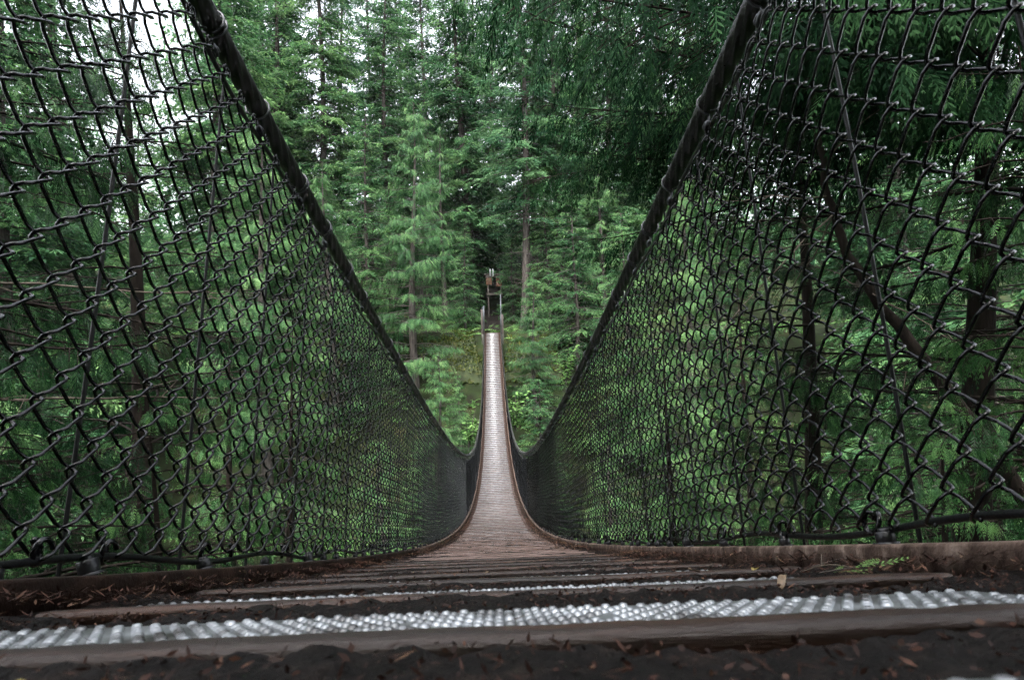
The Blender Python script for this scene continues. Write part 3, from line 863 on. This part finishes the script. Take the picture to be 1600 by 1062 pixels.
# understorey on the far bank
tree('young_hem', 'hemlock_tree', at(735, 44), 44, 'dark young hemlock in the shade beside the shelter', .50, 1.0, group=G2)
tree('young_hem', 'hemlock_tree', at(808, 46), 46, 'young hemlock between the shelter and the bare trunked fir', .45, 2.2, group=G2)
tree('young_hem', 'hemlock_tree', at(862, 43), 43, 'lime green young hemlock at the foot of the bare trunked fir', .62, 3.5, group=G2)
tree('far_cedar', 'cedar_tree', at(772, 54), 54, 'cedar closing the view straight behind the shelter', .8, 0.2, group=G2)
tree('far_cedar', 'cedar_tree', at(700, 47), 47, 'cedar behind the mossy bank, beside the big drooping one', .9, 5.0, group=G2)
tree('far_cedar', 'cedar_tree', at(950, 44), 44, 'cedar under the dark hemlock by the twisted cable', .85, 4.1, group=G2)
# ravine sides below the far landing
tree('far_cedar', 'cedar_tree', at(655, 36), 36, 'big drooping cedar with light sprays left of the far landing', 1.0, 0.5, dz=.2, group=G2)
tree('young_hem', 'hemlock_tree', at(585, 38), 38, 'hemlock close behind the smooth cable, beside the big drooping one', .95, 2.4, group=G2)
tree('far_cedar', 'cedar_tree', at(720, 33), 33, 'low cedar against the deck below the mossy bank', .27, 4.2, group=G2)
tree('far_cedar', 'cedar_tree', at(688, 29), 29, 'low bushy cedar deep in the ravine above the sag of the smooth cable', .50, 1.2, sx=.62, group=G2)
tree('far_cedar', 'cedar_tree', at(838, 34.5), 34.5, 'bright low cedar right beside the deck under the bare trunked fir', .52, 5.4, sx=.6, group=G2)
tree('young_hem', 'hemlock_tree', at(905, 38), 38, 'mid height hemlock below the hemlocks, against the twisted cable', .75, 3.0, group=G2)
tree('young_hem', 'hemlock_tree', at(845, 28), 28, 'bushy young hemlock deep in the ravine above the sag of the twisted cable', .50, .3, sx=.62, group=G2)
tree('far_cedar', 'cedar_tree', at(525, 33), 33, 'cedar behind the dense far netting under the smooth cable', .85, 3.9, group=G2)
tree('young_hem', 'hemlock_tree', at(985, 32), 32, 'hemlock behind the dense far netting under the twisted cable', .85, 4.8, group=G2)
tree('far_cedar', 'cedar_tree', at(420, 28), 28, 'tall ravine cedar behind the middle of the netting with the dark kerb', 1.15, 5.7, group=G2)
tree('far_cedar', 'cedar_tree', at(1085, 27), 27, 'tall ravine cedar behind the middle of the netting with the pale kerb', 1.05, 1.7, group=G2)
tree('far_cedar', 'cedar_tree', at(600, 21), 21, 'small ravine cedar glimpsed low through the crowded far netting, dark kerb side', .55, 2.7, sx=.75, group=G2)
tree('far_cedar', 'cedar_tree', at(960, 20), 20, 'small ravine cedar glimpsed low through the crowded far netting, pale kerb side', .55, 3.4, sx=.75, group=G2)
# close by, dark kerb side
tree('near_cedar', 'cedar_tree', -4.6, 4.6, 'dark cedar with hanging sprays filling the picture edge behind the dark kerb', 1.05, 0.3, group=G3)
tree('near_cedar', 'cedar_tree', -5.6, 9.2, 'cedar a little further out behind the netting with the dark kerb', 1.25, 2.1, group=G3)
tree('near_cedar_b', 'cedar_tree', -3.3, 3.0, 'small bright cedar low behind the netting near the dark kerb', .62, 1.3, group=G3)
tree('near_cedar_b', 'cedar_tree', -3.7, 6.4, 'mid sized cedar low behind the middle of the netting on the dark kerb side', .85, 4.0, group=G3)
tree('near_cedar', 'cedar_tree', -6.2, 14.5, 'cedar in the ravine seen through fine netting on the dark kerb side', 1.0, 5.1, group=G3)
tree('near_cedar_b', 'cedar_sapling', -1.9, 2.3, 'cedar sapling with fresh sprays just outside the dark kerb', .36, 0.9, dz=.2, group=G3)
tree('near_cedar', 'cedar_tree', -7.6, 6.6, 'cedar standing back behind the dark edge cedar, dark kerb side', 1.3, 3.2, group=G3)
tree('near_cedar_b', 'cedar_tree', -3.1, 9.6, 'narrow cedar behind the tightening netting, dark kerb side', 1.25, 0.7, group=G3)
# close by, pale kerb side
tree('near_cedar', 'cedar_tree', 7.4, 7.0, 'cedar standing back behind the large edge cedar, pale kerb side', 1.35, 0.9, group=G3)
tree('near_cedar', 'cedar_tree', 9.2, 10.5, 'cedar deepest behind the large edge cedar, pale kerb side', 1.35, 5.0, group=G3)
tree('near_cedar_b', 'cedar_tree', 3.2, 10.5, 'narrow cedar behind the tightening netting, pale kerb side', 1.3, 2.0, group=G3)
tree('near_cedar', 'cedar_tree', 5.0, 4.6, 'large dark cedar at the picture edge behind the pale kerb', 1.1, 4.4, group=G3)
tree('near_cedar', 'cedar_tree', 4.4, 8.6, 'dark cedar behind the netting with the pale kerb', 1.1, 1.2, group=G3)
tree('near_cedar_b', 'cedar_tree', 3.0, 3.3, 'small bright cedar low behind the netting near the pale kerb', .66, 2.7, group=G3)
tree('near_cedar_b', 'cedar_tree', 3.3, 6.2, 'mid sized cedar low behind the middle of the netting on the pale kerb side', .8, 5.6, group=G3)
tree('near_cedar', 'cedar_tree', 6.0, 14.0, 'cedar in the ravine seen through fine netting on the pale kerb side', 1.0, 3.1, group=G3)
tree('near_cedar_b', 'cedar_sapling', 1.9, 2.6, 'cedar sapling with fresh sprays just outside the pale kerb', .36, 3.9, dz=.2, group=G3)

# the cedar whose boughs hang over the bridge
r_ = np.random.default_rng(21)
PROTO['overhang'] = cedar(21, 12.4, 8.2, 5.2, 72, M['backlit_cedar'], M['bark_dark'], 0.26, fl=(.27, .52), per_m=40, droop=.28, power=.12, azr=(R(150), R(232)), dead=.06)
tree('overhang', 'cedar_tree', 5.3, 6.4, 'cedar whose dark boughs hang over the deck beside the twisted cable', 1.0, 0.0, dz=1.55, group=G3)

# leaning dead trunk behind the netting
g = Geo()
p = np.array([(4.15, 3.6, -2.6), (3.55, 4.0, -1.05), (3.0, 4.2, -0.1), (2.62, 4.3, 0.55), (2.5, 4.35, 1.1), (2.42, 4.4, 1.9)])
tq = np.linspace(0, 5, 26)
path = np.stack([np.interp(tq, range(6), p[:, i]) for i in range(3)], 1) + np.random.default_rng(3).normal(0, .008, (26, 3))
e = empty('leaning_trunk', tuple(p[0]))
tag(e, 'bare dark trunk leaning diagonally behind the netting with the pale kerb', 'trunk')
limb(g, path - p[0], 0.058, 0.018, 10)
obj('trunk', g.mesh('trunk', [M['bark_dark']]), e)
r_ = np.random.default_rng(5)
for i in range(9):
    a0 = path[r_.integers(5, 25)] - p[0]
    t = np.linspace(0, 1, 9); L = r_.uniform(.6, 1.6); dr = unit(np.array([r_.uniform(-1.2, .3), r_.uniform(-.4, .4), r_.uniform(-.35, .25)]))
    tp = a0 + np.outer(t * L, dr) + np.outer(-.12 * t ** 2 * L, [0, 0, 1]) + np.cumsum(r_.normal(0, .012, (9, 3)), 0)
    gg = Geo(); limb(gg, tp, 0.007, 0.002, 6)
    for j in range(3):
        b = tp[r_.integers(3, 8)]
        limb(gg, np.stack([b, b + r_.normal(0, .08, 3), b + r_.normal(0, .16, 3)]), 0.004, 0.0015, 5)
    obj('dead_branch', gg.mesh('dead_branch', [M['dead']]), e)
# dead twigs on the dark kerb side
for x, y, z, L, dz, lb in ((-4.6, 4.2, .55, 2.6, -.05, 'long thin bare branch reaching level behind the netting, dark kerb side'),
                           (-4.5, 4.3, -.35, 2.4, .06, 'thin bare branch below the longer one behind the netting, dark kerb side')):
    gg = Geo(); r_ = np.random.default_rng(int(L * 10)); t = np.linspace(0, 1, 14)
    tp = np.stack([x + L * t, y + .3 * t, z + dz * t - .1 * t ** 2], 1) + np.cumsum(r_.normal(0, .010, (14, 3)), 0)
    limb(gg, tp, 0.016, 0.004, 6)
    for j in range(7):
        b = tp[r_.integers(3, 13)]
        limb(gg, np.stack([b, b + r_.normal(0, .1, 3) + [.1, 0, 0], b + r_.normal(0, .15, 3) + [.25, 0, 0]]), 0.005, 0.002, 5)
    tag(obj('bare_branch', gg.mesh('bare_branch', [M['dead']])), lb, 'branch')

# ------------------------------------------------------------------ far-off wood and undergrowth
g = Geo()
r_ = np.random.default_rng(31)
n = 62000
cx = np.concatenate([r_.uniform(-72, 72, 90), r_.uniform(14, 75, 55), -r_.uniform(14, 75, 55)])
cy = np.concatenate([r_.uniform(76, 92, 90), r_.uniform(54, 78, 110)]); nt = len(cx)
ch = np.concatenate([r_.uniform(22, 38, 90), r_.uniform(8, 20, 110)]); cz = ground(cx, cy)
idx = r_.integers(0, nt, n)
f = r_.random(n) ** 1.1
az = r_.uniform(0, 2 * np.pi, n); rr = 3.6 * (1 - f) ** .8 * r_.random(n) ** .5 + .2
B = np.stack([cx[idx] + rr * np.cos(az), cy[idx] + rr * np.sin(az), cz[idx] + .3 + f * ch[idx]], 1)
dv = unit(np.stack([np.cos(az), np.sin(az), r_.uniform(-.9, .1, n)], 1)) * r_.uniform(.5, 1.3, n)[:, None]
wv = unit(np.cross(dv, r_.normal(0, .5, (n, 3)) + [0, 0, 1])) * r_.uniform(.1, .22, n)[:, None]
v, q = blades(B, dv, wv)
g.add(v, q, None, np.repeat(np.clip(.5 + .2 * r_.normal(0, 1, n), 0, 1), 4))
o = obj('forest', g.mesh('forest', [M['fir']], smooth=False))
tag(o, 'distant wood that closes the view behind the tall conifers', 'forest', kind='stuff')

g = Geo()  # trees out of view behind the camera, added to block sky light
r_ = np.random.default_rng(37)
cx = r_.uniform(-24, 24, 70); cy = r_.uniform(-24, -4.0, 70); ch = r_.uniform(18, 30, 70)
n = 42000
idx = r_.integers(0, 70, n); f = r_.random(n) ** 1.1
az = r_.uniform(0, 2 * np.pi, n); rr = 3.6 * (1 - f) ** .7 * r_.random(n) ** .5 + .2
B = np.stack([cx[idx] + rr * np.cos(az), cy[idx] + rr * np.sin(az), .5 + f * ch[idx]], 1)
dv = unit(np.stack([np.cos(az), np.sin(az), r_.uniform(-.9, .1, n)], 1)) * r_.uniform(.5, 1.2, n)[:, None]
wv = unit(np.cross(dv, r_.normal(0, .5, (n, 3)) + [0, 0, 1])) * r_.uniform(.10, .22, n)[:, None]
v, q = blades(B, dv, wv)
g.add(v, q, None, np.repeat(np.clip(.5 + .2 * r_.normal(0, 1, n), 0, 1), 4))
for x, y, h in zip(cx, cy, ch):
    limb(g, np.array([(x, y, float(ground(x, y)) - .5), (x, y, h * .5), (x, y, h)]), .35, .03, 6)
o = obj('unseen_wood', g.mesh('unseen_wood', [M['hemlock']], smooth=False))
tag(o, 'unseen wood added on the near bank to block sky light', 'unseen_wood', kind='stuff')

def scatter_fern(n, xr, yr, ln, seed, g, mat_tint=.5, clump=0.0):
    r_ = np.random.default_rng(seed)
    x = r_.uniform(*xr, n); y = r_.uniform(*yr, n)
    keep = ~((np.abs(x) < 1.2) & (y < 40) & (y > -2))
    x, y = x[keep], y[keep]; n = len(x)
    z = ground(x, y)
    m = 7
    idx = np.repeat(np.arange(n), m); k = len(idx)
    az = r_.uniform(0, 2 * np.pi, k)
    dv = unit(np.stack([np.cos(az), np.sin(az), r_.uniform(.35, 1.3, k)], 1))
    N = unit(np.stack([-np.cos(az) * .6, -np.sin(az) * .6, np.ones(k)], 1))
    B = np.stack([x[idx], y[idx], z[idx] - .03], 1)
    v, q, c = fronds(B, dv, N, r_.uniform(*ln, k), r_.uniform(.5, 1.2, k), np.clip(mat_tint + .18 * r_.normal(0, 1, k), 0, 1), TPL_S)
    g.add(v, q, None, np.clip(c, 0, 1))
g = Geo()
scatter_fern(430, (-22, 22), (24, 48), (.5, 1.1), 61, g)
scatter_fern(300, (-9, 9), (-1, 12), (.4, .9), 62, g, .45)
scatter_fern(170, (-6, 6), (33, 38.0), (.4, .8), 64, g, .4)
scatter_fern(170, (7, 32), (8, 46), (.8, 1.7), 65, g, .42)
scatter_fern(170, (-32, -7), (8, 46), (.8, 1.7), 66, g, .42)
scatter_fern(110, (-16, 16), (12, 25), (.5, 1.2), 63, g, .5)
o = obj('undergrowth', g.mesh('undergrowth', [M['shrub']], smooth=False))
tag(o, 'ferns and low growth covering the sides of the ravine', 'undergrowth', kind='stuff')

# ------------------------------------------------------------------ far landing
zl = float(zc(LEN)) - 0.05
# mossy bank beside the landing
def mound(x0, x1, y0, y1, zt, zb, seed, nx_=50, ny_=34):
    us = np.linspace(0, 1, nx_); vs = np.linspace(0, 1, ny_)
    U, V = np.meshgrid(us, vs)
    X = x0 + (x1 - x0) * U; Y = y0 + (y1 - y0) * V
    top = np.clip(np.minimum(V / .45, 1), 0, 1) ** .5
    ends = np.clip(np.minimum(U, 1 - U) / .12, 0, 1) ** .5
    Z = zb + (zt - zb) * top * (0.35 + 0.65 * ends) + .30 * vnoise(X * 1.1, Y * 1.1, seed) + .14 * vnoise(X * 3, Y * 3, seed + 1) + .06 * vnoise(X * 8, Y * 8, seed + 2)
    b = (np.arange(ny_ - 1)[:, None] * nx_ + np.arange(nx_ - 1)[None]).ravel()
    return np.stack([X, Y, Z], -1).reshape(-1, 3), np.stack([b, b + 1, b + nx_ + 1, b + nx_], 1), (X, Y, Z)
for (x0, x1, zt, seed, lb) in ((-5.2, -.62, .25, 71, 'yellow green mossy bank beside the far landing under the big drooping cedar'),
                               (.62, 4.2, .10, 75, 'mossy bank beside the far landing under the bare trunked fir')):
    v, q, (X, Y, Z) = mound(x0, x1, 36.6, 41.5, zt, -2.6, seed)
    o = obj('mossy_bank', mesh_np('mossy_bank', v, q, mats=[M['moss']]))
    tag(o, lb, 'bank', kind='structure')
    g = Geo(); r_ = np.random.default_rng(seed)
    k = 7000
    pi = r_.integers(0, len(v), k)
    B = v[pi] + r_.normal(0, .06, (k, 3)) * [1, 1, .2]
    dv = unit(r_.normal(0, .6, (k, 3)) + [0, -.5, .6]) * r_.uniform(.08, .34, k)[:, None]
    wv = unit(np.cross(dv, r_.normal(0, 1, (k, 3)))) * r_.uniform(.014, .045, k)[:, None]
    vv, qq = blades(B, dv, wv)
    g.add(vv, qq, None, np.repeat(np.clip(.42 + .30 * r_.normal(0, 1, k), 0, 1), 4))
    moss_leaf = M.get('moss_leaf') or leaf_mat('moss_leaf', (0.015, 0.032, 0.008), (0.055, 0.080, 0.016), (0.14, 0.145, 0.030), .3)
    M['moss_leaf'] = moss_leaf
    o2 = obj('moss', g.mesh('moss', [moss_leaf], smooth=False)); tag(o2, 'tufts of moss and grass on the bank ' + ('under the big drooping cedar' if x0 < 0 else 'under the bare trunked fir'), 'moss', kind='stuff')

land = empty('landing', (0, LEN, zl))
tag(land, 'timber landing at the far end of the bridge between steel railings', 'landing')
for i in range(12):
    v, q = box_arrays(-.62, .62, .02 + i * .2, .02 + i * .2 + .185, -.09, -.012 + .004 * random.random())
    obj('plank', mesh_np('plank', v, q, smooth=False, mats=[M['plank']]), land)
v, q = box_arrays(-.70, .70, -.28, 0.0, -1.6, -.10)
obj('abutment', mesh_np('abutment', v, q, smooth=False, mats=[M['stone']]), land)
for sx in (-1, 1):
    v, q = box_arrays(-.07, .07, -.07, .07, -.6, 1.5 if sx < 0 else 1.15)
    bevel(obj('post', mesh_np('post', v, q, smooth=False, mats=[M['timber_dark']]), land, (sx * .66, .12, 0)), .01)
    # galvanised rail panel: two rails and balusters
    r = empty('railing', (sx * (.52 if sx < 0 else .56), LEN + .35, zl), (0, 0, R(-4 * sx)))
    tag(r, 'galvanised steel railing panel on the landing, ' + ('mossy bank side' if sx < 0 else 'bare trunked fir side'), 'railing')
    hh = 1.7 if sx < 0 else 1.05
    for z in (.12, hh):
        v, q, t = tube_arrays(np.array([(0, 0, z), (0, 2.1, z)]), .024, 8)
        obj('rail', mesh_np('rail', v, q, t, mats=[M['steel']]), r)
    for i in range(9):
        v, q, t = tube_arrays(np.array([(0, .02 + i * .258, 0 if i % 4 == 0 else .12), (0, .02 + i * .258, hh + (.06 if i % 4 == 0 else 0))]), .03 if i % 4 == 0 else .012, 8)
        obj('post' if i % 4 == 0 else 'baluster', mesh_np('baluster', v, q, t, mats=[M['steel']]), r)
# slender pale pole
v, q, t = tube_arrays(np.array([(0, 0, -.4), (0, 0, 2.5)]), .035, 10)
g = Geo(); g.add(v, q, t); stack_rings(g, [(.05, 2.5), (.05, 2.54), (.02, 2.57)], 10)
tag(obj('pole', g.mesh('pole', [M['steel']]), None, (at(789, 39.5), 39.5, float(zc(LEN)) - .1)), 'slender pale steel pole beside the far landing', 'pole')
# path going on into the trees
n = 20
ys = np.linspace(LEN + 2.3, LEN + 11, n)
pz = ground(ys * 0, ys) + .06
v = np.concatenate([np.stack([np.full(n, -.75) + .1 * np.sin(ys), ys, pz], 1), np.stack([np.full(n, .75) + .1 * np.sin(ys * 1.3), ys, pz], 1)])
b = np.arange(n - 1)
o = obj('path', mesh_np('path', v, np.stack([b, b + n, b + n + 1, b + 1], 1), mats=[M['soil']]))
tag(o, 'dark earth path leading from the landing into the trees', 'path', kind='structure')

# shelter up the slope
sh = empty('shelter', (at(780, 47), 47, float(ground(0, 47))), scale=(.8, .8, .97))
tag(sh, 'small dark timber shelter with orange brown boards up the slope behind the far landing', 'shelter')
gz = float(ground(0, 47))
z0 = 4.75 - gz
def shbox(nm, x0, x1, y0, y1, za, zb, m):
    v, q = box_arrays(x0, x1, y0, y1, za, zb)
    return bevel(obj(nm, mesh_np(nm, v, q, smooth=False, mats=[M[m]]), sh), .01)
for x in (-.62, .62):
    for y in (0, 1.4):
        shbox('post', x - .07, x + .07, y - .07, y + .07, -.4, z0 + .5, 'timber_dark')
shbox('floor', -.8, .8, -.15, 1.6, z0 - 1.15, z0 - .98, 'timber_dark')
shbox('wall', -.55, .55, 1.3, 1.36, z0 - .98, z0 + .2, 'timber_dark')
for i in range(4):
    shbox('board', -.80, -.26, -.12, -.085, z0 - .28 + i * .135, z0 - .28 + i * .135 + .125, 'rust_board')
    shbox('board', .18, .74, -.12, -.085, z0 - .45 + i * .175, z0 - .45 + i * .175 + .165, 'rust_board')
shbox('sign', -.45, -.31, -.14, -.11, z0 + .42, z0 + .98, 'white')
shbox('sign', -.16, -.04, -.14, -.11, z0 + .42, z0 + .98, 'white')
shbox('beam', -.85, .85, -.08, .06, z0 + .30, z0 + .42, 'timber_dark')
shbox('roof', -1.0, 1.0, .05, 1.8, z0 + .50, z0 + .60, 'timber_dark')

# a young bright shrub by the deck
def shrub(x, y, z, h, nst, label, seed, ll=(.16, .30)):
    r_ = np.random.default_rng(seed)
    e = empty('shrub', (x, y, z)); tag(e, label, 'shrub', 'leafy shrubs on the ravine side')
    sg, lg = Geo(), Geo()
    for i in range(nst):
        az = r_.uniform(0, 6.28); t = np.linspace(0, 1, 8); L = h * r_.uniform(.6, 1)
        sp = np.stack([np.cos(az) * t ** 1.4 * L * .4, np.sin(az) * t ** 1.4 * L * .4, t * L], 1)
        limb(sg, sp, .02, .005, 5)
        k = 26
        u = r_.uniform(.2, 1, k)
        B = np.stack([np.interp(u, t, sp[:, j]) for j in range(3)], 1)
        a2 = r_.uniform(0, 6.28, k)
        dv = unit(np.stack([np.cos(a2), np.sin(a2), r_.uniform(-.6, .3, k)], 1)) * r_.uniform(*ll, k)[:, None]
        wv = unit(np.cross(dv, r_.normal(0, .3, (k, 3)) + [0, 0, 1])) * r_.uniform(.05, .09, k)[:, None]
        v, q = blades(B, dv, wv); lg.add(v, q, None, np.repeat(np.clip(.75 + .15 * r_.normal(0, 1, k), 0, 1), 4))
    obj('stem', sg.mesh('stem', [M['bark']]), e); obj('foliage', lg.mesh('foliage', [M['shrub']], smooth=False), e)
shrub(at(888, 31), 31, -2.4, 2.5, 7, 'bright leafy shrub between the deck and the twisted cable', 81)
shrub(at(806, 30), 30, -4.6, 2.2, 9, 'leafy shrub with big pale leaves right against the deck edge', 82)
shrub(at(733, 27), 27, -4.9, 2.0, 6, 'leafy shrub against the deck above the sag of the smooth cable', 83)

# ------------------------------------------------------------------ small things on the deck
# fallen cedar sprig
r_ = np.random.default_rng(91)
base = PF(0.575, 0.32, -0.027)
e = empty('cedar_sprig', tuple(base)); tag(e, 'fresh green cedar sprig lying by the studded plate near the pale kerb', 'sprig')
k = 9
B = np.stack([np.linspace(0, .045, k), r_.normal(0, .003, k), np.linspace(0, .006, k)], 1)
dv = unit(np.stack([np.full(k, .8), r_.choice([-1, 1], k) * .6, r_.uniform(0, .5, k)], 1)); N = np.tile([0, 0, 1.0], (k, 1)) + r_.normal(0, .3, (k, 3))
v, q, c = fronds(B, dv, unit(N), r_.uniform(.015, .03, k), r_.uniform(0, .2, k), np.full(k, .8), TPL_S)
obj('needles', mesh_np('needles', v, q, tint=np.clip(c, 0, 1), smooth=False, mats=[M['shrub']]), e)
gg = Geo(); limb(gg, np.array([(-.012, 0, 0), (.024, .002, .003), (.05, 0, .007)]), .0008, .0004, 5)
obj('stem', gg.mesh('stem', [M['bark']]), e)
# twigs
TW = [(.70, .415, .06, 165, 'dead'), (.80, .42, .10, 20, 'bark')]
TWL = ['pale twig leaning against the pale kerb past the cedar sprig', 'long dark twig lying along the foot of the pale kerb']
for i, (s, x, L, an, m) in enumerate(TW):
    p = PF(s, x, -0.036 if s < .25 else -.03)
    r_ = np.random.default_rng(100 + i); t = np.linspace(0, 1, 8)
    tp = np.stack([t * L * math.cos(R(an)), t * L * math.sin(R(an)) * .5, t * L * .10 - .01 * t ** 2], 1) + np.cumsum(r_.normal(0, L * .018, (8, 3)), 0)
    gg = Geo(); limb(gg, tp, .0009, .0005, 6)
    limb(gg, np.stack([tp[4], tp[4] + [L * .1, .01, .01], tp[4] + [L * .22, .008, .004]]), .0006, .0003, 5)
    tag(obj('twig', gg.mesh('twig', [M[m]]), None, tuple(p)), TWL[i], 'twig')
# fallen leaves
yl = noise_mat('yellow_leaf', (.10, .075, .015), (.20, .15, .03), 30, (.4, .6))
tan = noise_mat('tan_leaf', (.08, .05, .028), (.17, .12, .07), 40, (.5, .7))
LV = [(.20, -.148, yl, 'small yellow leaf in the soil at the bottom edge, dark kerb side', .0045), (.80, .26, tan, 'curled tan leaf in the litter by the pale kerb, past the sprig', .008),
      (.77, .33, yl, 'small yellowish leaf beside the foot of the pale kerb', .008), (.52, .245, tan, 'brown leaf at the base of the cedar sprig', .008), (1.06, -.02, tan, 'tiny pale leaf in the middle of the deck', .006)]
for i, (s, x, m, lb, sz) in enumerate(LV):
    a = np.linspace(0, 2 * np.pi, 10, endpoint=False)
    r = sz * (1 + .25 * np.cos(a * 2))
    ring = np.stack([r * np.cos(a), r * .55 * np.sin(a), .35 * np.abs(r * np.sin(a)) + .12 * r * np.cos(a * 2 + i)], 1)
    v = np.concatenate([[(0, 0, .001)], ring]); j = np.arange(10)
    t = np.stack([np.zeros(10, int), 1 + j, 1 + (j + 1) % 10], 1)
    o = obj('leaf', mesh_np('leaf', v, None, t, mats=[m]), None, tuple(PF(s, x, -0.030 if s > .3 else -.034)), (R(random.uniform(-15, 15)), R(random.uniform(-25, 25)), random.uniform(0, 6)))
    so = o.modifiers.new('thick', 'SOLIDIFY'); so.thickness = .0006
    tag(o, lb, 'leaf')


# ------------------------------------------------------------------ moist air of the ravine
hm = bpy.data.materials.new('moist_air'); hm.use_nodes = True
hn, hl = hm.node_tree.nodes, hm.node_tree.links
hn.clear()
vol = hn.new('ShaderNodeVolumePrincipled')
vol.inputs['Color'].default_value = (0.92, 0.96, 1.0, 1)
vol.inputs['Density'].default_value = 0.00010
ho_ = hn.new('ShaderNodeOutputMaterial'); hl.new(vol.outputs[0], ho_.inputs['Volume'])
v, q = box_arrays(-150, 150, -70, 180, -20, 62)
o = obj('haze', mesh_np('haze', v, q, smooth=False, mats=[hm]))
tag(o, 'thin moist air over the ravine and the woods', 'haze', kind='stuff')
